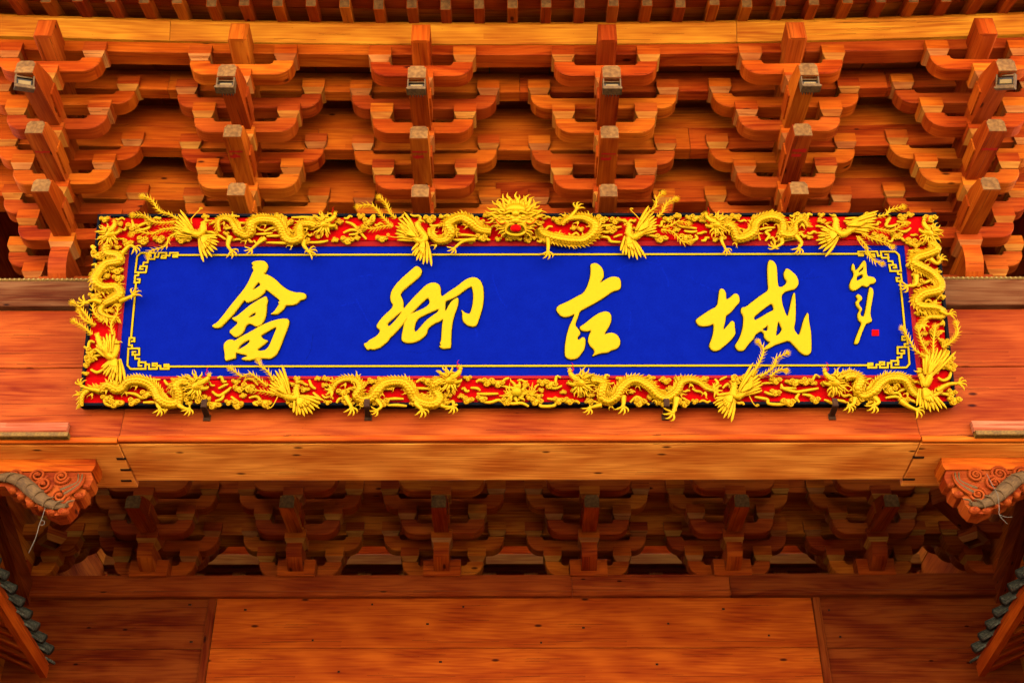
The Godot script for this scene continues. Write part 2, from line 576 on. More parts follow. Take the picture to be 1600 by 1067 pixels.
func nose_arm(root: Node3D, k: int, mats: Array, extra: float, drop: float) -> void:   # cross arm whose weathered tip points out and slightly down
	var y := k * STEP_Y
	var z := k * STEP_Z
	var tip := z + 0.2 + extra
	var lo := y - 0.247 - drop
	var hi := y - 0.143 - drop
	var mb := Mb.new()
	mb.ext(PackedVector2Array([Vector2(tip, lo), Vector2(tip, hi - 0.02), Vector2(tip - 0.012, hi), Vector2(z + 0.03, y - 0.088), Vector2(z - 0.9, y - 0.07), Vector2(z - 0.9, y - 0.2), Vector2(z - 0.255, y - 0.206)]), Transform3D(TO_ARM, Vector3.ZERO), -0.052, 0.052, uo())
	var arm := obj("cross_arm", mb, darkwood() if k < 3 or rng.randf() < 0.3 else wood(), root)
	var e := Mb.new()
	e.ext(PackedVector2Array([Vector2(-0.05, lo + 0.001), Vector2(0.05, lo + 0.001), Vector2(0.051, hi - 0.03), Vector2(0.036, hi - 0.008), Vector2(-0.036, hi - 0.008), Vector2(-0.051, hi - 0.03)]), Transform3D(Basis.IDENTITY, Vector3(0, 0, tip - 0.012)), 0.0, 0.016, uo())
	obj("weathered_end", e, M.weathered, arm)
	# shoulder of the arm behind the tip, with its sloping lower corner
	var c := Mb.new()
	c.ext(PackedVector2Array([Vector2(-0.062, -0.062), Vector2(0.062, -0.062), Vector2(0.062, 0.03), Vector2(-0.062, 0.03)]), Transform3D(Basis.IDENTITY, Vector3(0, y - 0.118, z)), -0.2, -0.015, uo())
	obj("shoulder", c, mats[rng.randi() % mats.size()], root)
	bearing(root, mats[rng.randi() % mats.size()], 0.0, y - 0.088, z - 0.046, 0.142, 0.138, 0.045, 0.066, 0.03)
	if k == 2 and root.position.y > 4.6:
		var r := Mb.new()
		var slope := (y - 0.206 - lo) / -0.455
		var a0 := tip - rng.randf_range(0.09, 0.16)
		var n := 1 if absf(root.position.x) > 2.0 else 2
		for q in n:   # a few ragged strokes of red paint
			var w := rng.randf_range(0.01, 0.024)
			var mz := a0 - 0.042 * q
			var prev := []
			for i in 8:
				var x := lerpf(-0.046, 0.046 if q == 0 else 0.02, i / 7.0) * rng.randf_range(0.8, 1.0)
				var z0 := mz - w * rng.randf_range(0.5, 1.0)
				var z1 := mz + w * rng.randf_range(0.1, 0.8)
				var now := [Vector3(x, lo + (z0 - tip) * slope - 0.0025, z0), Vector3(x, lo + (z1 - tip) * slope - 0.0025, z1)]
				if prev:
					r.quad(prev[0], now[0], now[1], prev[1])
				prev = now
		obj("red_paint_mark", r, M.redmark, arm)


func round_arm(root: Node3D, k: int, mats: Array, deep := 0.31) -> void:   # cross arm with a quarter-round belly
	var y := k * STEP_Y
	var z := k * STEP_Z
	var p := PackedVector2Array([Vector2(z - 0.8, y - 0.07), Vector2(z - 0.8, y - deep)])
	for i in 10:
		var a := PI / 2 * i / 9
		p.append(Vector2(z - 0.17 + 0.185 * sin(a), y - 0.13 - (deep - 0.13) * cos(a)))
	p.append(Vector2(z + 0.015, y - 0.075))
	var mb := Mb.new()
	mb.ext(p, Transform3D(TO_ARM, Vector3.ZERO), -0.055, 0.055, uo())
	obj("round_cross_arm", mb, mats[rng.randi() % mats.size()], root)
	bearing(root, mats[rng.randi() % mats.size()], 0.0, y - 0.09, z - 0.046, 0.15, 0.15, 0.045, 0.07, 0.02)


func beam_head(root: Node3D, k: int) -> void:   # chamfered beam end that carries the eave purlin
	var y := k * STEP_Y + 0.09
	var z := k * STEP_Z
	var hw := 0.054
	var ch := 0.016
	var f := z + 0.185
	var sec := PackedVector2Array([Vector2(-hw + ch, 0), Vector2(hw - ch, 0), Vector2(hw, ch), Vector2(hw, 0.16), Vector2(-hw, 0.16), Vector2(-hw, ch)])
	var mb := Mb.new()
	mb.ext(sec, Transform3D(Basis.IDENTITY, Vector3(0, y, 0)), z - 0.5, f - 0.02, uo(), true, true)
	var inner := PackedVector2Array([Vector2(-hw + ch, 0), Vector2(hw - ch, 0), Vector2(hw - ch, 0), Vector2(hw - ch, 0.132), Vector2(-hw + ch, 0.132), Vector2(-hw + ch, 0)])
	var o := uo()
	for i in 6:
		var j := (i + 1) % 6
		mb.quad(Vector3(sec[i].x, y + sec[i].y, f - 0.02), Vector3(sec[j].x, y + sec[j].y, f - 0.02), Vector3(inner[j].x, y + inner[j].y, f), Vector3(inner[i].x, y + inner[i].y, f), o, o + Vector2(0.05, 0), o + Vector2(0.05, 0.02), o + Vector2(0, 0.02))
	mb.quad(Vector3(inner[0].x, y, f), Vector3(inner[1].x, y, f), Vector3(inner[3].x, y + 0.132, f), Vector3(inner[4].x, y + 0.132, f), o, o + Vector2(0, 0.08), o + Vector2(0.13, 0.08), o + Vector2(0.13, 0))
	obj("beam_head", mb, wood(), root)


func bracket_cluster(called: String, label: String, group: String, x: float, y0: float, z0: float, first: int, last: int, round_at: int, both: bool, lift: float) -> Node3D:
	var root := thing(called, label, "bracket cluster", Vector3(x, y0 + lift, z0), group)
	var mats: Array = woods
	for k in range(first, last + 1):
		gong(root, false, k * STEP_Y, k * STEP_Z, mats)
		if k < last:
			gong(root, true, (k + 1) * STEP_Y, k * STEP_Z, mats)
		if k == round_at:
			round_arm(root, k, darkwoods, 0.225 if both else 0.31)
		elif k > round_at:
			nose_arm(root, k, mats, 0.04 if k == 3 else 0.0, 0.04 if k == 3 else 0.0)
	if both:
		for k in [1, 2, 3]:
			gong(root, false, k * STEP_Y, -k * STEP_Z, mats)
			gong(root, true, (k + 1) * STEP_Y, -k * STEP_Z, mats)
		var bb := Mb.new()
		bb.box(Vector3(0, 0.015, 0.0), Vector3(0.27, 0.13, 0.24), "x", uo(), 0.008)
		bb.box(Vector3(0, -0.07, -0.046), Vector3(0.22, 0.06, 0.2), "x", uo())
		obj("base_block", bb, woods[3], root)
	else:
		beam_head(root, last)
		var bb := Mb.new()
		bb.block(bb, 0, first * STEP_Y - 0.135, first * STEP_Z - 0.046, 0.32, 0.32, 0.06, 0.11, 0.04, uo())
		obj("base_block", bb, boards[1], root)
	return root


func stations(x0: float, x1: float, step := 0.5) -> Array:
	var n := maxi(1, int(ceil((x1 - x0) / step)))
	var r := []
	for i in n + 1:
		r.append(lerpf(x0, x1, float(i) / n))
	return r


func box_sec(z0: float, z1: float, y0: float, y1: float, ch := 0.004) -> PackedVector2Array:   # (z, y)
	return PackedVector2Array([Vector2(z0, y0), Vector2(z1 - ch, y0), Vector2(z1, y0 + ch), Vector2(z1, y1 - ch), Vector2(z1 - ch, y1), Vector2(z0, y1)])


func curved_beam(root: Node3D, called: String, sec: PackedVector2Array, joints: Array, lift: Callable, mat_list: Array) -> void:
	for i in joints.size() - 1:
		var mb := Mb.new()
		mb.sweep(sec, stations(joints[i] + 0.0015, joints[i + 1] - 0.0015), lift, uo())
		obj(called, mb, mat_list[(i * 5 + 1) % mat_list.size()], root)


func build_ties() -> void:
	var ties := [
		[0.052, 5.425, 0.155, 5.60, 5.78, "lowest tie beam behind the bracket clusters, just above the name board"],
		[0.318, 5.617, 0.088, 5.80, 5.985, "second tie beam, two boards high, between bracket clusters"],
		[0.578, 5.850, 0.075, 6.02, 0.0, "third tie beam, single board, below the soffit gap"],
		[0.846, 5.884, 0.100, 5.972, 0.0, "front tie beam directly under the bright eave purlin"],
	]
	var jj := [[-6, -3.1, -0.1, 2.0, 6], [-6, -1.2, 1.1, 6], [-6, -2.1, 0.05, 2.3, 6], [-6, -1.66, -0.85, 1.75, 6]]
	for i in 4:
		var d: Array = ties[i]
		var r := thing("tie_beam", d[5], "tie beam")
		curved_beam(r, "beam_board", box_sec(d[0] - d[2], d[0], d[1], d[3] - 0.002), jj[i], rise, woods)
		if d[4] > 0.0:
			curved_beam(r, "beam_board", box_sec(d[0] - d[2] + 0.02, d[0] - 0.003, d[3], d[4]), [-6, -0.7, 3.0, 6], rise, woods)
	var p := thing("eave_purlin", "long bright orange purlin under the rafter feet", "purlin")
	var sec := PackedVector2Array([Vector2(0.72, 5.976), Vector2(0.845, 5.976), Vector2(0.90, 6.085), Vector2(0.885, 6.125), Vector2(0.80, 6.15), Vector2(0.72, 6.13)])
	curved_beam(p, "purlin_log", sec, [-6, -2.05, 1.35, 6], func(x): return eave_rise(x) * 0.75 + rise(x) * 0.25, [M.purlin])
	# boards that close the gap between the two front tie beams
	var s := thing("soffit", "narrow strip of short soffit boards between the two front tie beams", "soffit")
	var x := -5.6
	while x < 5.6:
		var w := rng.randf_range(0.26, 0.4)
		var mb := Mb.new()
		mb.sweep(PackedVector2Array([Vector2(0.77, 5.975), Vector2(0.5, 6.06), Vector2(0.5, 6.08), Vector2(0.77, 5.995)]), [x, x + w - 0.008], rise, uo())
		obj("plank", mb, darkwood(), s)
		x += w
	var s2 := thing("inner_soffit", "dark boards above the second tie beam, seen through a slit", "soffit")
	x = -5.6
	while x < 5.6:
		var w := rng.randf_range(0.3, 0.5)
		var mb := Mb.new()
		mb.sweep(PackedVector2Array([Vector2(0.50, 6.00), Vector2(0.24, 6.05), Vector2(0.24, 6.07), Vector2(0.50, 6.02)]), [x, x + w - 0.008], rise, uo())
		obj("plank", mb, darkwood(), s2)
		x += w


const SLOPE := 0.356   # the roof falls this much per metre towards the eave


func roof_y(z: float) -> float:   # underside of the rafters
	return 6.135 - SLOPE * (z - 0.81)


func build_roof() -> void:
	var r := thing("tiled_roof", "timber eave with square rafters and boarding over the bracket clusters", "roof")
	var dir := Vector3(0, -SLOPE, 1).normalized()
	var up := Vector3(0, 1, SLOPE).normalized()
	for i in range(-27, 28):
		var x := 0.007 + 0.1978 * i
		var mb := Mb.new()
		var z1 := 1.05 + rng.randf_range(-0.015, 0.02)
		var c := Vector3(0, roof_y(z1), z1)
		var len := 1.0
		mb.ext(Mb.rect(0.031, 0.036, 0.004), Transform3D(Basis(Vector3(1, 0, 0), up, dir), c + up * 0.036), -len, 0.0, uo(), true, true)
		var o := obj("rafter", mb, darkwood() if rng.randf() < 0.6 else wood(), r)
		o.position = Vector3(x, eave_rise(x), 0)
		var e := Mb.new()
		e.ext(Mb.rect(0.028, 0.033), Transform3D(Basis(Vector3(1, 0, 0), up, dir), c + up * 0.036), -0.001, 0.002, uo())
		obj("weathered_end", e, M.weathered, o)
	var z := 0.62
	while z < 1.5:
		var w := rng.randf_range(0.13, 0.2)
		var sec := PackedVector2Array([Vector2(z, roof_y(z) + 0.077), Vector2(z + w - 0.006, roof_y(z + w - 0.006) + 0.077), Vector2(z + w - 0.006, roof_y(z + w - 0.006) + 0.1), Vector2(z, roof_y(z) + 0.1)])
		var mb := Mb.new()
		mb.sweep(sec, stations(-6, 6), eave_rise, uo())
		obj("roof_plank", mb, wood(), r)
		z += w
	# the roof slab itself, ridge at z = -1.3, with its tiles
	var slab := Mb.new()
	var ry := roof_y(-1.3)
	slab.sweep(PackedVector2Array([Vector2(1.52, roof_y(1.52) + 0.12), Vector2(1.52, roof_y(1.52) + 0.24), Vector2(-1.3, ry + 0.27), Vector2(-2.65, ry - 0.33), Vector2(-2.65, ry - 0.45), Vector2(-1.3, ry + 0.12)]), stations(-7, 7, 1.0), func(x): return eave_rise(x) * 0.9 + 0.01, uo())
	obj("tile_bed", slab, M.tile, r)
	for i in 5:   # boarding under the rear slope
		var za := -1.42 - 0.24 * i
		var ya := ry + 0.06 + (za + 1.3) * 0.395
		var mb := Mb.new()
		mb.box(Vector3(0, ya - 0.02, za), Vector3(9, 0.03, 0.236), "x", uo())
		obj("roof_plank", mb, darkwood(), r)
	# second roof across an open sky well; its unseen ridge is raised to block sun
	var r2 := thing("rear_roof", "underside of the roof behind the open light well, unseen ridge raised to block the sun", "roof")
	var slab2 := Mb.new()
	slab2.sweep(PackedVector2Array([Vector2(-5.0, 7.4), Vector2(-5.0, 7.56), Vector2(-6.2, 9.3), Vector2(-8.2, 8.4), Vector2(-8.2, 8.26), Vector2(-6.2, 9.1)]), [-7, 7], func(_x): return 0.0, uo())
	obj("tile_bed", slab2, M.tile, r2)
	for i in 13:
		var za := -5.12 - 0.24 * i
		var mb := Mb.new()
		mb.box(Vector3(0, 7.36, za), Vector3(7.1, 0.03, 0.232), "x", uo())
		obj("roof_plank", mb, darkwood(), r2)
	for i in 12:
		var mb := Mb.new()
		mb.box(Vector3(0, 2.0 + 0.5 * i, -8.1), Vector3(7.1, 0.494, 0.05), "x", uo())
		obj("wall_plank", mb, darkwood(), r2)


func build_facade() -> void:
	var w := thing("facade_beam_wall", "plank wall between the bracket clusters and the gateway, behind the name board", "plank wall")
	var rail := [[-6.0, -1.4], [-1.4, 1.6], [1.6, 6.0]]
	for a in rail:
		var mb := Mb.new()
		mb.sweep(box_sec(-0.25, 0.135, 4.556, 4.742), [a[0] + 0.001, a[1] - 0.001], func(_x): return 0.0, uo())
		obj("rail_beam", mb, M.greywood, w)
	var rows := [[4.556, 4.15, 0.1], [4.147, 3.69, 0.1]]
	var cuts := [[-6.0, -2.125, 2.205, 6.0], [-6.0, -2.125, 2.205, 6.0]]
	for i in 2:
		for j in 3:
			var mb := Mb.new()
			var f: float = rows[i][2] - (0.0 if j == 1 else 0.004)
			mb.sweep(box_sec(-0.05, f, rows[i][1], rows[i][0] - 0.002), [cuts[i][j] + 0.002, cuts[i][j + 1] - 0.002], func(_x): return 0.0, Vector2(0.37 * j + 0.15, 0.23 * i))
			obj("board", mb, [boards[0], boards[1], boards[2], boards[3], boards[0], boards[2]][i * 3 + j], w)
	# lintel: lip, moulding groove and broad underside
	var xs := [-6.0, -2.125, 2.205, 6.0]
	for j in 3:
		var mid := j == 1
		var back := -0.31 if mid else -0.375
		var y := 3.656 if mid else 3.650
		var mb := Mb.new()
		var f := 0.118 if mid else 0.112
		mb.sweep(PackedVector2Array([Vector2(back, y), Vector2(0.074, y), Vector2(0.078, y + 0.006), Vector2(0.078, y + 0.034), Vector2(back, y + 0.034)]), [xs[j] + 0.004, xs[j + 1] - 0.004], func(_x): return 0.0, Vector2(0.6 * j, 0.1))
		obj("lintel", mb, M.lintel, w)
		var lip := Mb.new()
		lip.sweep(PackedVector2Array([Vector2(0.076, y + 0.01), Vector2(0.084, y + 0.008), Vector2(0.088, y), Vector2(f - 0.006, y), Vector2(f, y + 0.006), Vector2(f, y + 0.022), Vector2(f - 0.008, y + 0.036), Vector2(0.076, y + 0.036)]), [xs[j] + 0.004, xs[j + 1] - 0.004], func(_x): return 0.0, Vector2(0.3 * j, 0.3))
		obj("ledge", lip, woods[(j * 3 + 1) % woods.size()], w)
	var core := Mb.new()
	core.box(Vector3(0, 4.1, -0.18), Vector3(12, 0.78, 0.24), "x")
	obj("core_beam", core, boards[1], w)
	for q in [[-2.16, 1], [-2.16, 2], [-2.16, 3], [2.245, 1], [2.245, 3]]:   # wooden plugs beside the lintel's joints
		var mb := Mb.new()
		mb.box(Vector3(q[0] + rng.randf_range(-0.02, 0.02), 3.6495, 0.06 - 0.12 * q[1]), Vector3(rng.randf_range(0.05, 0.07), 0.006, 0.018), "x")
		obj("wooden_plug", mb, M.iron, w)
	for sx in [-1.0, 1.0]:   # columns outside the picture carry the lintel
		var c := thing("gate_column", "round timber column at the %s end of the lintel" % ("left" if sx < 0 else "right"), "column", Vector3(sx * 3.35, GROUND_Y, -0.1))
		var mb := Mb.new()
		mb.tube([Vector3(0, 0, 0), Vector3(0, 2.6, 0), Vector3(0, 5.25, 0)], [0.21, 0.2, 0.19], 24)
		obj("shaft", mb, boards[0], c)
		var b := Mb.new()
		b.tube([Vector3(0, 0, 0), Vector3(0, 0.12, 0), Vector3(0, 0.22, 0)], [0.3, 0.32, 0.24], 24)
		obj("stone_base", b, M.tile, c)
	for d in [[-6.0, -2.385, "left"], [2.49, 6.0, "right"]]:
		var s := thing("light_strip", "brass coloured light strip with a pink wooden cover above the %s carved bracket" % d[2], "light strip", Vector3.ZERO, "light strips on the lintel")
		var mb := Mb.new()
		mb.sweep(PackedVector2Array([Vector2(0.1, 3.70), Vector2(0.125, 3.70), Vector2(0.135, 3.712), Vector2(0.135, 3.752), Vector2(0.128, 3.766), Vector2(0.1, 3.766)]), [d[0], d[1] - (0.02 if d[1] < 0 else 0.0)], func(_x): return 0.0, uo())
		obj("wooden_cover", mb, M.pinkwood, s)
		var ch := Mb.new()
		ch.box(Vector3((d[0] + d[1]) / 2, 3.677, 0.133), Vector3(d[1] - d[0], 0.03, 0.04), "x", Vector2.ZERO, 0.004)
		obj("channel", ch, M.strip, s)
	for d in [[-6.0, -2.2, "left"], [2.2, 6.0, "right"]]:
		var s := thing("light_rope", "beaded light rope along the rail beam %s of the name board" % d[2], "light rope", Vector3.ZERO, "light ropes on the rail beam")
		var mb := Mb.new()
		mb.box(Vector3((d[0] + d[1]) / 2, 4.755, 0.12), Vector3(d[1] - d[0], 0.018, 0.025), "x", Vector2.ZERO, 0.003)
		obj("channel", mb, M.strip, s)
		var be := Mb.new()
		var x: float = d[0]
		while x < d[1]:
			be.ball(Vector3(x, 4.757, 0.133), Vector3(0.0075, 0.008, 0.004), 6)
			x += 0.028
		var bo := obj("light_bead", be, M.bead, s)
		bo.set_meta("kind", "stuff")


func build_inner_wall() -> void:
	var w := thing("inner_plank_wall", "broad horizontal planks and rail of the wall below the inner bracket clusters", "plank wall")
	var rails := [[-3.55, 0.425, -2.450], [0.428, 1.555, -2.447], [1.558, 3.55, -2.434]]
	for i in 3:
		var a: Array = rails[i]
		var mb := Mb.new()
		mb.sweep(PackedVector2Array([Vector2(-2.66, 3.955), Vector2(-2.56, 3.955), Vector2(-2.56, 3.945), Vector2(a[2] - 0.012, 3.945), Vector2(a[2], 3.957), Vector2(a[2], 3.975), Vector2(a[2] - 0.01, 3.985), Vector2(a[2] - 0.01, 4.108), Vector2(-2.66, 4.108)]), [a[0], a[1]], func(_x): return 0.0, Vector2(0.5 * i, 0.1 * i))
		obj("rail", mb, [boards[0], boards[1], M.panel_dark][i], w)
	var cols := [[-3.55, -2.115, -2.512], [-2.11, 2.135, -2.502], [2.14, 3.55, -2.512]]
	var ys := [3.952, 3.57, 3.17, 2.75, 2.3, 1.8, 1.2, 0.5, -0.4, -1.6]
	for c in 3:
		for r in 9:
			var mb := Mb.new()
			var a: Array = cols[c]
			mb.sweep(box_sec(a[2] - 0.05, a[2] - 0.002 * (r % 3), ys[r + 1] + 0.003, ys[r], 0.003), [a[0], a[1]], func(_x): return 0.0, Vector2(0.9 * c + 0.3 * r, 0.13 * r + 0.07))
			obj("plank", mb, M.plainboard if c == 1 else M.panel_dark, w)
	for x in [-2.112, 2.138]:
		var mb := Mb.new()
		mb.box(Vector3(x + (0.03 if x > 0 else -0.03), 3.1, -2.508), Vector3(0.055, 1.69, 0.03), "y", uo(), 0.004)
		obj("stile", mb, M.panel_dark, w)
	for q in [[-2.3, 3.9], [-2.25, 3.62], [-1.9, 3.86], [-1.0, 3.9], [-0.35, 3.88], [0.5, 3.72], [-0.6, 3.75], [1.1, 3.75], [1.5, 3.86], [1.8, 3.66], [0.2, 3.61], [-1.4, 3.63], [2.25, 3.85], [2.3, 3.65], [1.0, 3.45], [-0.5, 3.47], [-1.2, 3.4]]:
		var mb := Mb.new()
		mb.box(Vector3(q[0], q[1], -2.5), Vector3(rng.randf_range(0.012, 0.022), 0.012, 0.006), "x")
		obj("nail_head", mb, M.iron, w)
	for sx in [-1.0, 1.0]:
		var sd := thing("side_wall", "dark plank wall closing the %s side of the gateway" % ("left" if sx < 0 else "right"), "plank wall")
		for r in 16:
			var mb := Mb.new()
			mb.box(Vector3(sx * 3.56, GROUND_Y + 0.6 * r + 0.3, -1.33), Vector3(0.06, 0.596, 2.56), "z", uo(), 0.004)
			obj("plank", mb, darkwood(), sd)
			var rear := Mb.new()
			rear.box(Vector3(sx * 3.56, GROUND_Y + 0.6 * r + 0.3, -5.4), Vector3(0.06, 0.596, 5.56), "z", uo(), 0.004)
			obj("plank", rear, darkwood(), sd)
		var bm := Mb.new()
		bm.ext(PackedVector2Array([Vector2(-2.5, 3.9), Vector2(-2.5, 4.05), Vector2(-0.4, 4.72), Vector2(-0.4, 4.57)]), Transform3D(TO_ARM, Vector3(sx * 3.49, 0, 0)), -0.045, 0.045, uo())
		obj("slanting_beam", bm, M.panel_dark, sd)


func build_back() -> void:   # what shows through the gaps of the inner brackets
	var w := thing("rear_beam_wall", "pale rear beam with recessed panels, seen through gaps between the inner brackets", "beam")
	var mb := Mb.new()
	mb.box(Vector3(0, 5.05, -4.17), Vector3(8, 0.1, 0.14), "x", Vector2.ZERO, 0.004)
	obj("rear_beam", mb, M.fresh, w)
	for i in 9:  # lower planks, out of view, added to shut out light from behind
		var lo := Mb.new()
		lo.box(Vector3(0, GROUND_Y + 0.35 + 0.7 * i, -4.22), Vector3(7.1, 0.694, 0.05), "x", uo(), 0.004)
		obj("plank", lo, darkwood(), w)
	var p := Mb.new()
	p.box(Vector3(0, 4.85, -4.2), Vector3(7.0, 0.26, 0.046), "x")
	obj("panel_board", p, woods[1], w)
	var x := -3.8
	while x < 3.9:
		var m := Mb.new()
		m.box(Vector3(x, 4.855, -4.165), Vector3(0.12, 0.24, 0.03), "y", uo(), 0.003)
		obj("mullion", m, M.fresh, w)
		x += 0.36
	var t := Mb.new()
	t.box(Vector3(0, 4.972, -4.16), Vector3(8, 0.03, 0.04), "x")
	obj("upper_rail", t, M.fresh, w)
	var ties := [
		[-2.556, 4.484, 0.19, 4.64, 4.82, "lowest inner tie beam above the pale gaps"],
		[-2.30, 4.692, 0.15, 4.86, 5.05, "upper inner tie beam in the shade under the lintel"],
		[-2.035, 4.9, 0.15, 5.1, 5.3, "highest inner tie beam hidden in the dark behind the lintel"],
	]
	for d in ties:
		var r := thing("inner_tie_beam", d[5], "tie beam")
		var j := Mb.new()
		j.sweep(box_sec(d[0] - d[2], d[0], d[1], d[3] - 0.002), stations(-3.5, 3.5), func(_x): return 0.0, uo())
		obj("beam_board", j, darkwood(), r)
		var k := Mb.new()
		k.sweep(box_sec(d[0] - d[2] + 0.02, d[0] - 0.003, d[3], d[4]), stations(-3.5, 3.5), func(_x): return 0.0, uo())
		obj("beam_board", k, darkwood(), r)
	for sx in [-1.0, 1.0]:   # diagonal corner arms
		var c := thing("corner_arm", "slanting bracket arm in the dark %s upper corner of the gateway" % ("left" if sx < 0 else "right"), "bracket arm", Vector3(sx * 3.2, 4.46, -2.2))
		var m := Mb.new()
		m.box(Vector3(0, 0, 0), Vector3(0.1, 0.12, 0.55), "z", uo(), 0.006)
		obj("arm", m, boards[2], c)
		bearing(c, boards[1], 0, -0.15, -0.2, 0.15, 0.15, 0.04, 0.06, 0.02)
		c.rotation = Vector3(-0.12, sx * -0.75, 0)


# ---------------------------------------------------------------- carved brackets under the lintel
func spiral(mb: Mb, c: Vector3, r: float, turns: float, rad: float, ccw := 1.0) -> void:
	var pts := []
	var rr := []
	var n := int(turns * 9) + 2
	for i in n:
		var q := float(i) / (n - 1)
		var a := ccw * TAU * turns * q
		pts.append(c + Vector3(cos(a), sin(a), 0) * r * (1.0 - 0.86 * q) + Vector3(0, 0, rad * 1.2 * q))
		rr.append(rad * (1.0 - 0.45 * q))
	mb.tube(pts, rr, 6, 1.0, 2)
	mb.ball(c + Vector3(0, 0, rad * 1.5), Vector3(1, 1, 1) * r * 0.24, 8)


func carved_bracket(sx: float) -> void:
	var side := "left" if sx < 0 else "right"
	var root := thing("carved_bracket", "carved cloud bracket with a grey twisted leaf under the %s end of the lintel" % side, "carved bracket", Vector3(sx * 2.28 if sx < 0 else 2.35, 3.65, -0.06), "carved brackets under the lintel")
	if sx > 0:
		root.basis = Basis(Vector3(-1, 0, 0), Vector3(0, 1, 0), Vector3(0, 0, -1)) * Basis(Vector3(1, 0, 0), Vector3(0, 1, 0), Vector3(0, 0, -1)) if false else Basis.IDENTITY
	var m := func(x: float) -> float: return x * -sx   # carvings run away from the opening: x > 0 here points to the column
	var flip := func(pts: Array) -> PackedVector2Array:
		var p := PackedVector2Array()
		for i in range(0, pts.size(), 2):
			p.append(Vector2(sx * pts[i], pts[i + 1]))
		return p
	var top := Mb.new()
	top.ext(flip.call([0.005, -0.002, 0.0, -0.045, 0.012, -0.078, 0.9, -0.078, 0.9, -0.002]), Transform3D(Basis.IDENTITY, Vector3.ZERO), -0.14, 0.0, uo())
	obj("top_board", top, woods[2], root)
	var body := Mb.new()
	body.ext(flip.call([0.02, -0.078, 0.0, -0.12, 0.008, -0.16, 0.03, -0.175, 0.025, -0.215, 0.05, -0.245, 0.075, -0.245, 0.08, -0.29, 0.11, -0.335, 0.16, -0.345, 0.20, -0.325, 0.235, -0.31, 0.25, -0.285, 0.29, -0.29, 0.33, -0.27, 0.345, -0.245, 0.38, -0.24, 0.40, -0.21, 0.44, -0.20, 0.47, -0.165, 0.52, -0.165, 0.55, -0.2, 0.6, -0.19, 0.66, -0.22, 0.72, -0.2, 0.9, -0.24, 0.9, -0.078]), Transform3D(Basis.IDENTITY, Vector3.ZERO), -0.12, -0.012, uo())
	obj("carved_plank", body, boards[1], root)
	for q in [[0.17, -0.115, 0.042], [0.30, -0.108, 0.05], [0.42, -0.105, 0.045], [0.26, -0.165, 0.05], [0.155, -0.235, 0.052], [0.55, -0.11, 0.05], [0.68, -0.13, 0.055]]:
		var s := Mb.new()
		spiral(s, Vector3(sx * q[0], q[1], -0.004), q[2], 2.1, 0.011, sx)
		obj("cloud_scroll", s, boards[2 if q[0] > 0.2 else 0], root)
	# plume at the tip
	for i in 5:
		var s := Mb.new()
		var a := 0.012 * i
		s.tube([Vector3(sx * (0.12 + a), -0.235 + a, 0.004), Vector3(sx * (0.07 + a * 0.6), -0.20 + a * 0.7, 0.014), Vector3(sx * (0.045 + a * 0.7), -0.15, 0.012), Vector3(sx * (0.05 + a * 0.9), -0.095, 0.0)], [0.011, 0.011, 0.008, 0.003], 6)
		obj("plume", s, M.leaf if i % 2 else boards[1], root)
	# the twisted leaf: broad band with slanting ribs
	var lf := Mb.new()
	var path := [Vector3(0.10, -0.285, 0.004), Vector3(0.165, -0.295, 0.02), Vector3(0.235, -0.265, 0.03), Vector3(0.31, -0.205, 0.034), Vector3(0.38, -0.15, 0.032), Vector3(0.46, -0.125, 0.028), Vector3(0.56, -0.13, 0.02)]
	var pp := []
	for p in path:
		pp.append(Vector3(sx * p.x, p.y, p.z - 0.012))
	lf.tube(pp, [0.01, 0.024, 0.034, 0.04, 0.038, 0.03, 0.012], 12, 0.55, 4)
	obj("twisted_leaf", lf, M.leaf, root)
	for i in 7:
		var a: Vector3 = path[0].lerp(path[6], 0.12 + 0.12 * i)
		var j := clampi(int(0.12 + i * 0.8), 0, 5)
		a = path[j].lerp(path[j + 1], fmod(i * 0.8, 1.0))
		var rb := Mb.new()
		rb.tube([Vector3(sx * (a.x - 0.03), a.y + 0.022, a.z), Vector3(sx * a.x, a.y + 0.006, a.z + 0.012), Vector3(sx * (a.x + 0.022), a.y - 0.03, a.z - 0.004)], [0.004, 0.007, 0.003], 6)
		obj("leaf_rib", rb, M.leaf, root)
	for q in [[0.06, -0.225, 0.03], [0.125, -0.32, 0.034], [0.185, -0.325, 0.028], [0.24, -0.295, 0.026], [0.305, -0.272, 0.03], [0.365, -0.232, 0.026], [0.42, -0.195, 0.026], [0.03, -0.17, 0.024]]:
		var s := Mb.new()
		s.ball(Vector3(sx * q[0], q[1], -0.02), Vector3(q[2], q[2] * 0.75, 0.03), 10)
		obj("lobe", s, boards[0 if q[0] > 0.2 else 3], root)
	var st := thing("loose_string", "pale loose string hanging from the %s carved bracket" % side, "string", Vector3(root.position.x + sx * (0.215 if sx < 0 else 0.24), 3.325, -0.05), "loose strings")
	var line := Mb.new()
	if sx < 0:
		line.tube([Vector3(0, 0.03, 0), Vector3(-0.004, -0.05, 0), Vector3(-0.008, -0.09, 0.005), Vector3(-0.012, -0.16, 0), Vector3(-0.03, -0.25, 0)], [0.0018, 0.0018, 0.002, 0.0016, 0.0014], 5)
		line.tube([Vector3(-0.006, -0.06, 0), Vector3(0.012, -0.065, 0), Vector3(0.014, -0.085, 0), Vector3(-0.006, -0.088, 0)], [0.0016, 0.0016, 0.0016, 0.0014], 5)
	else:
		line.tube([Vector3(-0.03, 0.19, 0.04), Vector3(-0.02, 0.12, 0.05), Vector3(0, 0.06, 0.04), Vector3(0.004, 0.0, 0.01), Vector3(0.0, -0.04, 0), Vector3(0.03, -0.09, 0)], [0.0016, 0.0018, 0.0018, 0.0018, 0.0016, 0.0012], 5)
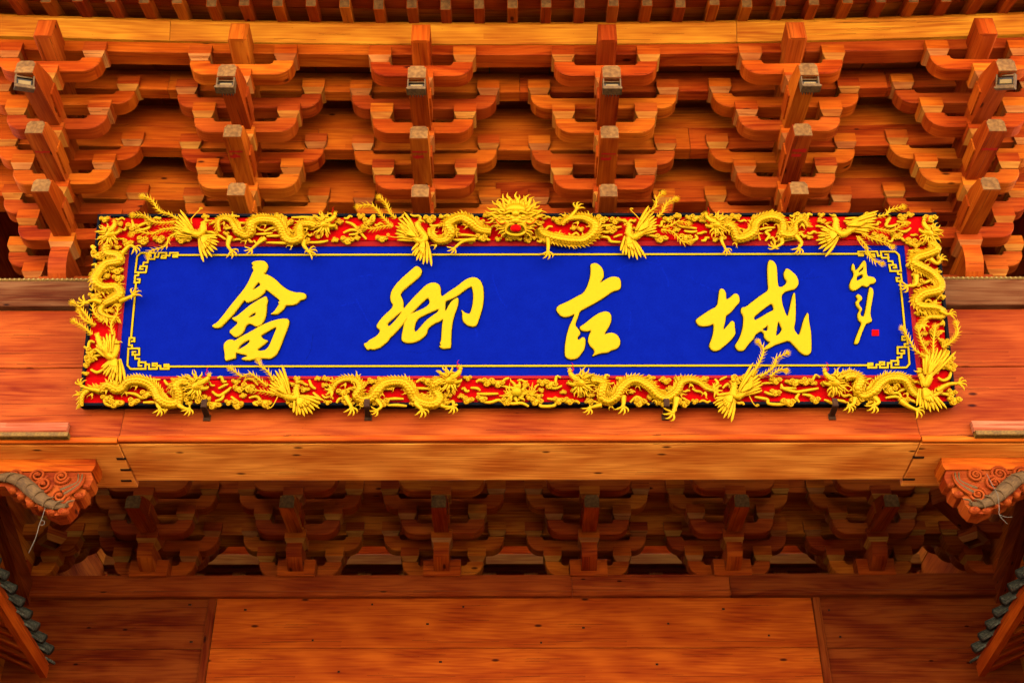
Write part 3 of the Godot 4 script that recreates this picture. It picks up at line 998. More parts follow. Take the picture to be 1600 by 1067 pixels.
		line.tube([Vector3(0.0, -0.035, 0), Vector3(0.03, -0.05, 0), Vector3(0.065, -0.05, 0)], [0.0016, 0.0014, 0.0012], 5)
	obj("strand", line, M.string, st)


# ---------------------------------------------------------------- side eaves at the bottom corners
func side_eave(sx: float) -> void:
	var side := "left" if sx < 0 else "right"
	var root := thing("side_eave", "small tiled eave with grey drip tiles in the lower %s corner" % side, "eave", Vector3(sx * 3.09, 3.33, 0), "side eaves")
	var line := func(z: float) -> float: return 0.055 * (z + 2.25) + 0.05 * pow(maxf(0.0, (z + 2.25) / 2.5), 2.0)   # rises towards the street
	var far := -2.24
	var near := 0.15
	var n := 12
	var fb := Mb.new()
	for i in n:
		var za := lerpf(far, near, float(i) / n)
		var zb := lerpf(far, near, float(i + 1) / n)
		var o := Vector2(za, 0.2)
		for f in [[0.02, -0.075, 0.02, 0.0], [0.065, -0.075, 0.02, -0.075], [0.065, 0.0, 0.065, -0.075], [0.02, 0.0, 0.065, 0.0]]:
			fb.quad(Vector3(sx * f[0], f[1] + line.call(za), za), Vector3(sx * f[2], f[3] + line.call(za), za), Vector3(sx * f[2], f[3] + line.call(zb), zb), Vector3(sx * f[0], f[1] + line.call(zb), zb), o, o + Vector2(0, 0.07), o + Vector2(zb - za, 0.07), o + Vector2(zb - za, 0))
	fb.quad(Vector3(sx * 0.02, line.call(far), far), Vector3(sx * 0.065, line.call(far), far), Vector3(sx * 0.065, line.call(far) - 0.075, far), Vector3(sx * 0.02, line.call(far) - 0.075, far))
	obj("fascia_board", fb, woods[3], root)
	var z := far + 0.05
	while z < near:
		var mb := Mb.new()
		mb.box(Vector3(sx * 0.6, 0, 0), Vector3(1.2, 0.062, 0.07), "x", uo(), 0.004)
		var o := obj("rafter", mb, wood(), root)
		o.position = Vector3(sx * 0.07, line.call(z) - 0.03, z)
		o.rotation.z = sx * 0.4
		z += 0.165
	var rb := Mb.new()
	rb.box(Vector3(sx * 0.6, 0, 0), Vector3(1.24, 0.02, near - far), "z", uo())
	var ro := obj("roof_board", rb, boards[3], root)
	ro.position = Vector3(sx * 0.045, line.call(-1.0) + 0.03, (far + near) / 2)
	ro.rotation = Vector3(-0.075, 0, sx * 0.4)
	z = far
	var i := 0
	while z < near:
		var mb := Mb.new()   # drip tile: a thin plate lying on the slope, its rounded end over the fascia
		var y: float = line.call(z)
		var pts := PackedVector2Array([Vector2(0.25, -0.085), Vector2(0.25, 0.085)])
		for k in 7:
			var a := PI / 2 - PI * k / 6
			pts.append(Vector2(0.02 - 0.05 * cos(a), 0.085 * sin(a)))
		var tilt := Basis(Vector3(1, 0, 0), 0.16) * Basis(Vector3(0, 0, 1), sx * 0.42)
		mb.ext(pts, Transform3D(tilt * Basis(Vector3(sx, 0, 0), Vector3(0, 0, 1), Vector3(sx, 0, 0).cross(Vector3(0, 0, 1))), Vector3(sx * 0.02, y + 0.045, z)), -0.007, 0.007, uo())
		obj("drip_tile", mb, M.tile, root)
		var tb := Mb.new()
		tb.tube([Vector3(sx * 0.0, y + 0.085, z + 0.082), Vector3(sx * 0.4, y + 0.265, z + 0.082), Vector3(sx * 1.0, y + 0.53, z + 0.082)], [0.036, 0.036, 0.036], 8)
		obj("roof_tile", tb, M.tile, root)
		z += 0.165
		i += 1
	var sl := Mb.new()
	sl.quad(Vector3(sx * 0.1, 0.10 + line.call(far), far), Vector3(sx * 0.1, 0.10 + line.call(near), near), Vector3(sx * 1.2, 0.62 + line.call(near), near), Vector3(sx * 1.2, 0.62 + line.call(far), far))
	obj("tile_bed", sl, M.tile, root)


# ---------------------------------------------------------------- small fittings
func floodlight(at: Vector3, turn: Vector3, label: String) -> void:
	var r := thing("floodlight", label, "floodlight", at, "floodlights under the bracket tips")
	r.rotation = turn
	var hood := Mb.new()   # open frame
	hood.box(Vector3(-0.047, -0.035, 0.0), Vector3(0.007, 0.07, 0.05), "y")
	hood.box(Vector3(0.047, -0.035, 0.0), Vector3(0.007, 0.07, 0.05), "y")
	hood.box(Vector3(0, -0.004, -0.012), Vector3(0.087, 0.008, 0.026), "x")
	obj("yoke", hood, M.lampgrey, r)
	var body := Mb.new()
	body.box(Vector3(0, -0.04, -0.02), Vector3(0.082, 0.05, 0.045), "x", Vector2.ZERO, 0.006)
	for i in 5:
		body.box(Vector3(-0.03 + 0.015 * i, -0.04, -0.052), Vector3(0.004, 0.044, 0.02), "y")
	obj("housing", body, M.lampdark, r)
	var g := Mb.new()
	g.box(Vector3(0, -0.04, 0.006), Vector3(0.066, 0.024, 0.008), "x", Vector2.ZERO, 0.002)
	obj("glass", g, M.lampglass, r)
	var fl := Mb.new()
	fl.box(Vector3(0, -0.078, 0.014), Vector3(0.106, 0.014, 0.06), "x", Vector2.ZERO, 0.003)
	fl.box(Vector3(0, -0.067, 0.034), Vector3(0.09, 0.008, 0.01), "x")
	obj("flange", fl, M.lampgrey, r)


func iron_hook(x: float, label: String) -> void:
	var r := thing("iron_hook", label, "hook", Vector3(x, 3.815, 0.1), "iron hooks under the name board")
	var mb := Mb.new()
	mb.box(Vector3(0, 0, 0.05), Vector3(0.032, 0.012, 0.125), "z", uo(), 0.002)
	mb.box(Vector3(0, 0.02, 0.109), Vector3(0.03, 0.045, 0.01), "y", uo(), 0.002)
	obj("bar", mb, M.iron, r)
	var f := Mb.new()
	f.box(Vector3(0, -0.008, 0.006), Vector3(0.04, 0.036, 0.006), "y", uo(), 0.001)
	obj("fixing_plate", f, M.iron, r)


var taken := PackedVector2Array()   # where carvings already sit on the frame


# ---------------------------------------------------------------- the name board (drawn in centimetres: x from its middle, y from its foot, z out of its face)
func cm() -> Mb:
	var mb := Mb.new()
	mb.s = 0.01
	return mb


func strip(mb: Mb, pts: PackedVector2Array, w: float, z0: float, z1: float) -> void:   # flat raised line with mitred corners
	var l := PackedVector2Array()
	var r := PackedVector2Array()
	var m := pts.size()
	for i in m:
		var d0 := (pts[i] - pts[maxi(i - 1, 0)]).normalized()
		var d1 := (pts[mini(i + 1, m - 1)] - pts[i]).normalized()
		if i == 0:
			d0 = d1
		if i == m - 1:
			d1 = d0
		var t := (d0 + d1).normalized()
		var nn := Vector2(-t.y, t.x)
		var k := w / maxf(0.35, nn.dot(Vector2(-d1.y, d1.x)))
		var e := Vector2.ZERO
		if i == 0:
			e = -d1 * w
		elif i == m - 1:
			e = d0 * w
		l.append(pts[i] + nn * k + e)
		r.append(pts[i] - nn * k + e)
	for i in m - 1:
		var a := Vector3(r[i].x, r[i].y, z1)
		var b := Vector3(r[i + 1].x, r[i + 1].y, z1)
		var c := Vector3(l[i + 1].x, l[i + 1].y, z1)
		var d := Vector3(l[i].x, l[i].y, z1)
		mb.quad(a, b, c, d)
		var dn := Vector3(0, 0, z0 - z1)
		mb.quad(a + dn, b + dn, b, a)
		mb.quad(c + dn, d + dn, d, c)
		if i == 0:
			mb.quad(d + dn, a + dn, a, d)
		if i == m - 2:
			mb.quad(b + dn, c + dn, c, b)


func rounded(p: PackedVector2Array) -> PackedVector2Array:
	var q := PackedVector2Array()
	for i in p.size():
		var a := p[i]
		var b := p[(i + 1) % p.size()]
		q.append(a.lerp(b, 0.22))
		q.append(a.lerp(b, 0.78))
	return q


func ccw(p: PackedVector2Array) -> PackedVector2Array:
	var q := p.duplicate()
	if Geometry2D.is_polygon_clockwise(q):
		q.reverse()
	return q


func solid_parts(poly: PackedVector2Array, holes: Array) -> Array:   # a polygon with holes as polygons without
	if holes.is_empty():
		return [poly]
	var c := Vector2.ZERO
	for p in holes[0]:
		c += p
	c /= holes[0].size()
	var r := []
	for sgn in [-1.0, 1.0]:
		var half := PackedVector2Array([Vector2(c.x, -500), Vector2(c.x, 500), Vector2(c.x + sgn * 1000, 500), Vector2(c.x + sgn * 1000, -500)])
		for piece in Geometry2D.intersect_polygons(poly, half):
			for q in Geometry2D.clip_polygons(piece, holes[0]):
				if not Geometry2D.is_polygon_clockwise(q):
					var rest := []
					for h in holes.slice(1):
						for hp in Geometry2D.intersect_polygons(h, q):
							rest.append(hp)
					r.append_array(solid_parts(q, rest))
	return r


func slab(mb: Mb, outer: PackedVector2Array, holes: Array, grow: float, z0: float, z1: float) -> void:
	var outs: Array = [outer] if grow == 0.0 else Geometry2D.offset_polygon(outer, grow, Geometry2D.JOIN_ROUND)
	var hs := []
	for h in holes:
		if grow == 0.0:
			hs.append(h)
		else:
			for q in Geometry2D.offset_polygon(h, -grow, Geometry2D.JOIN_ROUND):
				hs.append(q)
	for o in outs:
		if Geometry2D.is_polygon_clockwise(o):
			continue
		mb.ext(o, Transform3D.IDENTITY, z0, z1, Vector2.ZERO, false)
		for piece in solid_parts(o, hs):
			var tr := Geometry2D.triangulate_polygon(piece)
			for i in range(0, tr.size(), 3):
				var a: Vector2 = piece[tr[i]]
				var b: Vector2 = piece[tr[i + 1]]
				var c: Vector2 = piece[tr[i + 2]]
				if (b - a).cross(c - a) < 0.0:
					var q := b
					b = c
					c = q
				mb.tri(Vector3(a.x, a.y, z1), Vector3(b.x, b.y, z1), Vector3(c.x, c.y, z1), a * 0.02, b * 0.02, c * 0.02)
	for h in hs:
		var p := ccw(h)
		for i in p.size():
			var a: Vector2 = p[i]
			var b: Vector2 = p[(i + 1) % p.size()]
			mb.quad(Vector3(b.x, b.y, z0), Vector3(a.x, a.y, z0), Vector3(a.x, a.y, z1), Vector3(b.x, b.y, z1))


func glyph(root: Node3D, called: String, label: String, pieces: Array, base: float) -> void:
	var gold := cm()
	var ink := cm()
	for p in pieces:
		var outer := rounded(ccw(flat_pts(p[0])))
		var holes := []
		for h in p.slice(1):
			holes.append(rounded(ccw(flat_pts(h))))
		slab(ink, outer, holes, 0.42, base, base + 0.25)
		slab(gold, outer, holes, 0.0, base, base + 1.3)
		slab(gold, outer, holes, -0.2, base + 1.3, base + 1.52)
		slab(gold, outer, holes, -0.45, base + 1.52, base + 1.64)
	var o := obj(called, gold, M.goldflat, root, label)
	obj("dark_outline", ink, M.blackpaint, o)


func v3(a: Array, z: float, wob := 0.0) -> Array:
	var r := []
	for i in range(0, a.size(), 2):
		taken.append(Vector2(a[i], a[i + 1]))
		if i >= 2:
			taken.append(Vector2((a[i] + a[i - 2]) / 2, (a[i + 1] + a[i - 1]) / 2))
		r.append(Vector3(a[i], a[i + 1], z + wob * sin(i * 0.9)))
	return r


func pol(c: Vector3, deg: float, r: float, dz := 0.0) -> Vector3:
	return c + Vector3(cos(deg_to_rad(deg)) * r, sin(deg_to_rad(deg)) * r, dz)


func lock(mb: Mb, c: Vector3, deg: float, len: float, w: float, curl: float) -> void:   # a flame-like lock of mane
	var p1 := pol(c, deg, len * 0.35, 0.3)
	var p2 := pol(p1, deg + curl, len * 0.35, 0.0)
	var p3 := pol(p2, deg - curl * 0.6, len * 0.32, -0.5)
	mb.tube([c, p1, p2, p3], [w, w * 1.0, w * 0.62, w * 0.06], 5, 0.9, 2)


func claw(mb: Mb, hip: Vector2, knee: Vector2, foot: Vector2, deg: float, k0 := 1.0) -> void:
	var k := k0 * 1.28
	mb.tube([Vector3(hip.x, hip.y, 2.2), Vector3(knee.x, knee.y, 2.9), Vector3(foot.x, foot.y, 2.9)], [1.5 * k, 0.95 * k, 0.62 * k], 7, 0.9, 3)
	mb.ball(Vector3(foot.x, foot.y, 3.0), Vector3(1.0, 1.0, 0.8) * k, 8)
	for a in [-62.0, -18.0, 22.0, 65.0]:
		var c := Vector3(foot.x, foot.y, 3.0)
		var p1 := pol(c, deg + a, 1.7 * k, 0.5)
		var p2 := pol(p1, deg + a * 0.8 - 18, 1.3 * k, 0.1)
		var p3 := pol(p2, deg + a * 0.5 - 60, 1.1 * k, -0.6)
		mb.tube([c, p1, p2, p3], [0.55 * k, 0.52 * k, 0.4 * k, 0.05], 6, 1.0, 2)
	var t := pol(Vector3(foot.x, foot.y, 3.0), deg + 175, 1.5 * k, 0.3)
	mb.tube([Vector3(foot.x, foot.y, 3.0), t, pol(t, deg + 230, 0.9 * k, -0.3)], [0.5 * k, 0.42 * k, 0.05], 6, 1.0, 2)


func dragon_head(root: Node3D, x: float, y: float, deg: float, flip: float, k0: float) -> void:
	var k := k0 * 1.32
	var head := cm()
	var red := cm()
	var mane := cm()
	var f := Vector3(cos(deg_to_rad(deg)), sin(deg_to_rad(deg)), 0)
	var u := Vector3(-f.y, f.x, 0) * flip
	var at := func(a: float, b: float, z: float) -> Vector3: return Vector3(x, y, 2.4) + (f * a + u * b + Vector3(0, 0, z)) * k
	var sgn := flip
	head.ball(at.call(0, 0, 0.4), Vector3(2.7, 2.2, 2.2) * k, 12, deg_to_rad(deg))
	head.tube([at.call(0.6, 0.9, 1.0), at.call(2.2, 1.1, 1.3), at.call(3.8, 1.9, 1.1), at.call(4.7, 3.0, 0.9)], [1.7 * k, 1.35 * k, 1.1 * k, 0.85 * k], 8, 1.0, 3)
	head.ball(at.call(4.9, 3.1, 1.3), Vector3(0.95, 0.8, 0.8) * k, 8)
	head.tube([at.call(0.4, -1.0, 0.6), at.call(2.0, -1.5, 0.8), at.call(3.4, -1.5, 0.6), at.call(4.1, -0.8, 0.5)], [1.25 * k, 0.95 * k, 0.65 * k, 0.25 * k], 7, 1.0, 3)
	head.ball(at.call(0.9, 1.5, 2.2), Vector3(0.62, 0.62, 0.55) * k, 8)
	head.tube([at.call(-0.8, 1.6, 2.0), at.call(0.4, 2.5, 2.4), at.call(1.8, 2.3, 2.1), at.call(2.6, 1.9, 1.7)], [0.3 * k, 0.5 * k, 0.42 * k, 0.1], 6)
	head.tube([at.call(-0.4, 0.2, 2.3), at.call(1.2, 0.0, 2.6), at.call(2.6, 0.4, 2.3), at.call(3.6, 1.1, 1.9)], [0.25 * k, 0.4 * k, 0.35 * k, 0.15], 6)
	for i in 4:
		head.spike(at.call(1.6 + 0.6 * i, -0.75 - 0.02 * i, 1.0), u * 0.75 * k, 0.22 * k, 1.0)
		head.spike(at.call(1.7 + 0.6 * i, 0.35 + 0.2 * i, 1.6), -u * 0.7 * k, 0.22 * k, 1.0)
	for b in [0.0, 1.1]:
		head.tube([at.call(-0.6 - b * 0.6, 1.7, 1.4), at.call(-1.9 - b * 0.5, 3.1, 1.7), at.call(-3.2 - b * 0.5, 4.0 + b * 0.5, 1.2), at.call(-4.4 - b * 0.2, 5.4 + b * 0.2, 0.6)], [0.6 * k, 0.5 * k, 0.36 * k, 0.06], 6)
	for i in 6:
		var a := 30.0 + 30.0 * i
		head.spike(at.call(5.0, 3.4, 1.2), (f * cos(deg_to_rad(a)) + u * sin(deg_to_rad(a)) + Vector3(0, 0, 0.2)) * 1.7 * k, 0.3 * k)
	var o := obj("dragon_head", head, M.gold, root)
	for i in 15:
		var q := i / 14.0
		var a := deg + sgn * lerpf(78.0, 272.0, q)
		var c := pol(Vector3(x, y, 2.6), a, 1.9 * k)
		lock(mane, c, a + sgn * (8 if i % 2 else -6), (5.6 if i % 3 else 4.4) * k * (1.0 if q < 0.75 else 0.75), 0.62 * k, (26 if i % 2 else -26))
	for i in 9:
		var q := i / 8.0
		var a := deg + sgn * lerpf(95.0, 285.0, q)
		var c := pol(Vector3(x, y, 3.6), a, 1.5 * k)
		lock(mane, c, a, 3.6 * k, 0.55 * k, 20 if i % 2 else -20)
	obj("mane", mane, M.gold, o)
	red.tube([at.call(1.4, -0.2, 0.8), at.call(2.6, 0.0, 1.1), at.call(3.6, 0.5, 1.0), at.call(4.4, 0.6, 0.6)], [0.5 * k, 0.5 * k, 0.4 * k, 0.1], 6)
	var pts := []
	for i in 9:
		pts.append(at.call(3.6 + 0.18 * i + 0.45 * sin(i * 1.7), 3.0 + 0.42 * i + 0.3 * cos(i * 1.7), 1.8))
	red.tube(pts, [0.22, 0.22, 0.22, 0.22, 0.2, 0.2, 0.18, 0.15, 0.1], 5)
	obj("red_whisker", red, M.redpaint, o)


func dragon(root: Node3D, label: String, path: Array, r0: float, head: Array, legs: Array, fin: float, fan := 0.0) -> void:
	var r := r0 * 1.12
	var body := cm()
	var pts := v3(path, 1.9, 1.1)
	var m := pts.size()
	var rr := []
	for i in m:
		var q := float(i) / (m - 1)
		rr.append(r * (0.38 + 0.62 * smoothstep(0.0, 0.4, q)) * (1.0 if q < 0.85 else 0.9))
	body.tube(pts, rr, 12, 0.9, 8, true, 0.30, 0.045)
	var o := obj("dragon", body, M.scales, root, label)
	var ridge := cm()
	var acc := 0.0
	for i in m - 1:
		for k in 4:
			var q := k / 4.0
			var p: Vector3 = pts[i].cubic_interpolate(pts[i + 1], pts[maxi(i - 1, 0)], pts[mini(i + 2, m - 1)], q)
			var p2: Vector3 = pts[i].cubic_interpolate(pts[i + 1], pts[maxi(i - 1, 0)], pts[mini(i + 2, m - 1)], q + 0.05)
			var d := (p2 - p).normalized()
			var nn := Vector3(-d.y, d.x, 0) * fin
			var rad: float = lerpf(rr[i], rr[i + 1], q)
			ridge.spike(p + nn * rad * 0.85 + Vector3(0, 0, 0.2), (nn * 1.0 - d * 0.9) * r * 0.8, r * 0.32, 0.6)
			acc += 1.0
	obj("back_fin", ridge, M.gold, o)
	var wisp := cm()
	for i in range(1, m - 1):
		var d: Vector3 = (pts[i + 1] - pts[i - 1]).normalized()
		var ang := rad_to_deg(atan2(d.y, d.x))
		var sg := 1.0 if i % 2 else -1.0
		for j in 3:
			lock(wisp, pts[i] + Vector3(-d.y, d.x, 0) * sg * r * 0.7 + Vector3(0, 0, -0.4), ang + 180.0 - sg * (38.0 + 26.0 * j), 4.6 - 0.6 * j, 0.46, 30.0 * (1 if j % 2 else -1))
	obj("flame_wisp", wisp, M.gold, o).set_meta("kind", "stuff")
	if fan != 0.0:
		var tf := cm()
		for i in 9:
			lock(tf, pts[0] + Vector3(0, 0, 0.4), fan + (i - 4) * 24.0, 4.8, 0.6, 24 if i % 2 else -20)
		obj("tail_tuft", tf, M.gold, o)
	for l in legs:
		var c := cm()
		claw(c, Vector2(l[0], l[1]), Vector2(l[2], l[3]), Vector2(l[4], l[5]), l[6], l[7] if l.size() > 7 else 1.0)
		obj("claw", c, M.gold, o)
	if head.size():
		dragon_head(o, head[0], head[1], head[2], head[3], head[4])


func feather(mb: Mb, c: Vector3, deg: float, len: float, w: float, bend: float, z1: float) -> void:
	var p1 := pol(c, deg, len * 0.5, z1 * 0.5 + 0.2)
	var p2 := pol(p1, deg + bend, len * 0.35, z1 * 0.4)
	var p3 := pol(p2, deg + bend * 1.8, len * 0.17, z1 * 0.1 - 0.2)
	mb.tube([c, p1, p2, p3], [w * 0.5, w, w * 0.8, w * 0.05], 6, 0.7, 2)


func phoenix(root: Node3D, label: String, chain: Array, beak: float, wings: Array, tails: Array, curls: Array = []) -> void:
	var body := cm()
	var pts := v3(chain, 2.6, 0.3)
	var m := pts.size()
	var rr := []
	for i in m:
		var q := float(i) / (m - 1)
		rr.append(lerpf(1.2, 2.4, smoothstep(0.0, 0.45, q)) if q < 0.45 else lerpf(2.4, 1.0, (q - 0.45) / 0.55))
	body.tube(pts, rr, 10, 0.85, 4)
	var hd: Vector3 = pts[m - 1] + Vector3(0, 0, 0.6)
	body.ball(hd, Vector3(1.5, 1.25, 1.2), 10, deg_to_rad(beak))
	body.tube([pol(hd, beak, 0.8), pol(hd, beak, 2.0, 0.1), pol(hd, beak - 14, 3.0, -0.2)], [0.7, 0.45, 0.06], 6)
	for i in 4:
		body.spike(pol(hd, beak + 105, 0.9), Vector3(cos(deg_to_rad(beak + 75 + 26 * i)), sin(deg_to_rad(beak + 75 + 26 * i)), 0) * 2.0, 0.32)
	body.ball(pol(hd, beak + 40, 0.7, 1.0), Vector3(0.3, 0.3, 0.25), 6)
	for i in m - 1:   # small overlapping breast feathers
		for k in 3:
			for j in 5:
				var p: Vector3 = pts[i].lerp(pts[i + 1], k / 3.0)
				var d: Vector3 = (pts[i] - pts[i + 1]).normalized()
				var side := Vector3(-d.y, d.x, 0)
				var rad: float = lerpf(rr[i], rr[i + 1], k / 3.0)
				var a := (j - 2) * 0.62
				body.spike(p + side * sin(a) * rad * 0.96 + Vector3(0, 0, cos(a) * rad * 0.82), d * 1.0 + side * sin(a) * 0.3 + Vector3(0, 0, 0.25), 0.42, 0.35)
	var o := obj("phoenix", body, M.gold, root, label)
	for w in wings:
		var mb := cm()
		var n: int = w[5]
		for i in n:
			var q := float(i) / (n - 1)
			var a := lerpf(w[2] - signf(w[3] - w[2]) * 6.0, w[3] + signf(w[3] - w[2]) * 6.0, q)
			var len: float = w[4] * (1.0 - 0.4 * q) * (1.0 if i % 2 == 0 else 0.93)
			feather(mb, pol(Vector3(w[0], w[1], 2.4 + 0.7 * (i % 2)), a + 90, -signf(w[3] - w[2]) * -3.6 * (q - 0.5)), a, len * 1.12, 1.02, (w[3] - w[2]) * 0.07, -0.6)
		for i in n:
			var q := float(i) / (n - 1)
			feather(mb, Vector3(w[0], w[1], 3.5 + 0.5 * (i % 2)), lerpf(w[2] - 4, w[3] + 4, q), w[4] * 0.62 * (1.0 - 0.35 * q), 0.92, (w[3] - w[2]) * 0.05, 0.2)
		for i in n - 1:
			var q := (i + 0.5) / (n - 1)
			feather(mb, Vector3(w[0], w[1], 4.4), lerpf(w[2], w[3], q), w[4] * 0.34, 0.85, 0.0, 0.5)
		obj("wing", mb, M.gold, o)
	for t in tails:
		var mb := cm()
		var tp := v3(t, 3.0, 0.3)
		var k := tp.size()
		var tr := []
		for i in k:
			tr.append(lerpf(0.62, 0.42, float(i) / (k - 1)))
		mb.tube(tp, tr, 6, 1.0, 4)
		for i in k - 1:
			var n := maxi(2, int((tp[i + 1] - tp[i]).length() / 1.7))
			for j in n:
				var q := float(j) / n
				var p: Vector3 = tp[i].cubic_interpolate(tp[i + 1], tp[maxi(i - 1, 0)], tp[mini(i + 2, k - 1)], q)
				var p2: Vector3 = tp[i].cubic_interpolate(tp[i + 1], tp[maxi(i - 1, 0)], tp[mini(i + 2, k - 1)], q + 0.05)
				var d := (p2 - p).normalized()
				var side := Vector3(-d.y, d.x, 0)
				var ln := lerpf(2.1, 2.9, (i + q) / k)
				for sg in [-1.0, 1.0]:
					mb.spike(p + side * sg * 0.3, (d * 0.8 + side * sg * 0.7) * ln * 1.15, 0.45, 0.7)
		var e: Vector3 = tp[k - 1]
		var ed: Vector3 = (tp[k - 1] - tp[k - 2]).normalized()
		for j in 7:
			var a := (j - 3) * 0.36
			mb.spike(e, ed.rotated(Vector3(0, 0, 1), a) * (3.6 - absf(j - 3) * 0.35), 0.55, 0.7)
		obj("tail_feather", mb, M.gold, o)
	for t in curls:
		var mb := cm()
		var tp := v3(t, 3.2)
		mb.tube(tp, [0.32, 0.3, 0.3, 0.3, 0.3].slice(0, tp.size()), 6, 1.0, 4)
		spiral(mb, tp[tp.size() - 1] + Vector3(0.5, 0.5, 0), 0.95, 1.3, 0.28)
		obj("crest_plume", mb, M.gold, o)


func cloud(root: Node3D, x: float, y: float, k0: float, sd: int) -> void:
	var k := k0 * 1.45
	taken.append(Vector2(x, y))
	var r := RandomNumberGenerator.new()
	r.seed = sd
	var mb := cm()
	mb.ball(Vector3(x, y, 0.5), Vector3(2.3 * k, 1.35 * k, 1.2), 10)
	var n := 3 + sd % 2
	for i in n:
		var a := TAU * i / n + r.randf()
		var c := Vector3(x + cos(a) * 1.7 * k, y + sin(a) * 0.95 * k, 0.7)
		mb.ball(c, Vector3(1.25, 1.1, 1.1) * k, 8)
		spiral(mb, c + Vector3(0, 0, 0.85 * k), 0.95 * k, 1.4, 0.3 * k, 1.0 if i % 2 else -1.0)
	obj("cloud_scroll", mb, M.gold, root)


func ribbon(root: Node3D, pts: Array, w: float) -> void:
	var mb := cm()
	var p := v3(pts, 0.7, 0.3)
	w *= 1.3
	var rr := []
	for i in p.size():
		rr.append(w * (0.65 if i == 0 or i == p.size() - 1 else 1.0))
	mb.tube(p, rr, 6, 0.75, 4)
	obj("cloud_ribbon", mb, M.gold, root)


func center_head(root: Node3D, x: float, y: float) -> void:   # the dragon that looks straight out
	var f := cm()
	var m := cm()
	var red := cm()
	var c := Vector3.ZERO
	f.ball(c + Vector3(0, -1.5, 3.5), Vector3(7.2, 6.6, 4.2), 18)
	f.ball(c + Vector3(0, 4.6, 5.2), Vector3(5.0, 3.3, 3.2), 16)          # brow dome
	f.ball(c + Vector3(0, 1.6, 7.4), Vector3(1.9, 2.0, 1.7), 10)
	f.ball(c + Vector3(0, -2.9, 8.3), Vector3(2.3, 1.7, 1.9), 12)        # nose
	for s in [-1.0, 1.0]:
		f.ball(c + Vector3(s * 1.9, -3.2, 7.8), Vector3(1.3, 1.1, 1.3), 8)
		f.ball(c + Vector3(s * 3.4, 0.2, 6.9), Vector3(1.35, 1.15, 1.1), 10)
		f.ball(c + Vector3(s * 6.0, -2.7, 5.3), Vector3(2.0, 1.7, 1.7), 10)
		f.tube([c + Vector3(s * 1.0, 1.9, 7.6), c + Vector3(s * 2.6, 2.4, 7.9), c + Vector3(s * 4.6, 1.7, 7.1), c + Vector3(s * 6.2, 2.6, 5.6)], [0.55, 0.8, 0.7, 0.2], 7)
		f.tube([c + Vector3(s * 1.6, -1.2, 7.8), c + Vector3(s * 3.6, -1.4, 7.4), c + Vector3(s * 5.6, -0.6, 6.4), c + Vector3(s * 7.4, 0.6, 5.0)], [0.5, 0.55, 0.5, 0.15], 7)
		f.tube([c + Vector3(s * 0.6, -4.6, 8.2), c + Vector3(s * 2.6, -4.6, 7.8), c + Vector3(s * 4.2, -6.0, 6.8), c + Vector3(s * 4.4, -8.2, 6.0)], [0.6, 0.8, 0.75, 0.4], 7)
		f.tube([c + Vector3(s * 5.0, 4.0, 4.8), c + Vector3(s * 7.4, 6.6, 4.4), c + Vector3(s * 8.6, 9.2, 3.4), c + Vector3(s * 8.0, 11.6, 2.6)], [0.8, 0.7, 0.5, 0.1], 7)
		red.tube([c + Vector3(s * 4.4, -3.0, 7.4), c + Vector3(s * 6.2, -4.2, 7.4), c + Vector3(s * 8.0, -3.2, 6.8), c + Vector3(s * 9.2, -1.2, 6.2), c + Vector3(s * 8.4, -0.4, 6.0)], [0.2, 0.2, 0.2, 0.18, 0.12], 5)
	f.tube([c + Vector3(-4.4, -7.2, 5.6), c + Vector3(-2.8, -9.2, 6.6), c + Vector3(0, -10.0, 7.0), c + Vector3(2.8, -9.2, 6.6), c + Vector3(4.4, -7.2, 5.6)], [0.6, 0.85, 0.95, 0.85, 0.6], 7)
	for i in 7:
		f.spike(c + Vector3(-2.1 + 0.7 * i, -5.0, 8.0), Vector3(0, -0.8, 0.1), 0.28, 1.0)
	var o := obj("dragon_face", f, M.gold, root, "gold dragon face that looks straight out, red ball in its mouth")
	o.position = Vector3(x, y, 0.3) * 0.01
	o.scale = Vector3(1.22, 1.12, 1.1)
	red.ball(c + Vector3(0, -7.0, 8.6), Vector3(2.6, 2.0, 1.8), 14)
	obj("mouth_ball", red, M.redpaint, o)
	for i in 25:
		var q := i / 24.0
		var a := lerpf(-12.0, 192.0, q)
		var len := 8.6 if i % 2 else 7.0
		lock(m, c + Vector3(cos(deg_to_rad(a)) * 6.6, 1.0 + sin(deg_to_rad(a)) * 6.2, 3.2), a + (6 if i % 3 else -9), len, 0.95, 30 if i % 2 else -28)
	for i in 19:
		var q := i / 18.0
		var a := lerpf(-35.0, 215.0, q)
		lock(m, c + Vector3(cos(deg_to_rad(a)) * 5.6, 0.4 + sin(deg_to_rad(a)) * 5.2, 4.6), a, 5.2, 0.85, 26 if i % 2 else -26)
	for s in [-1.0, 1.0]:
		for i in 6:
			lock(m, c + Vector3(s * (3.4 + i * 0.5), -6.5 + i * 0.7, 4.6), 270.0 + s * (38 + 16 * i), 5.2, 0.7, 22 * s)
	obj("mane", m, M.gold, o)


func mirror_pts(lines: Array, fx: float, fy: float, ax: float, ay: float) -> Array:
	var r := []
	for l in lines:
		var p := PackedVector2Array()
		for q in l:
			p.append(Vector2(ax + q.x * fx, ay + q.y * fy))
		r.append(p)
	return r


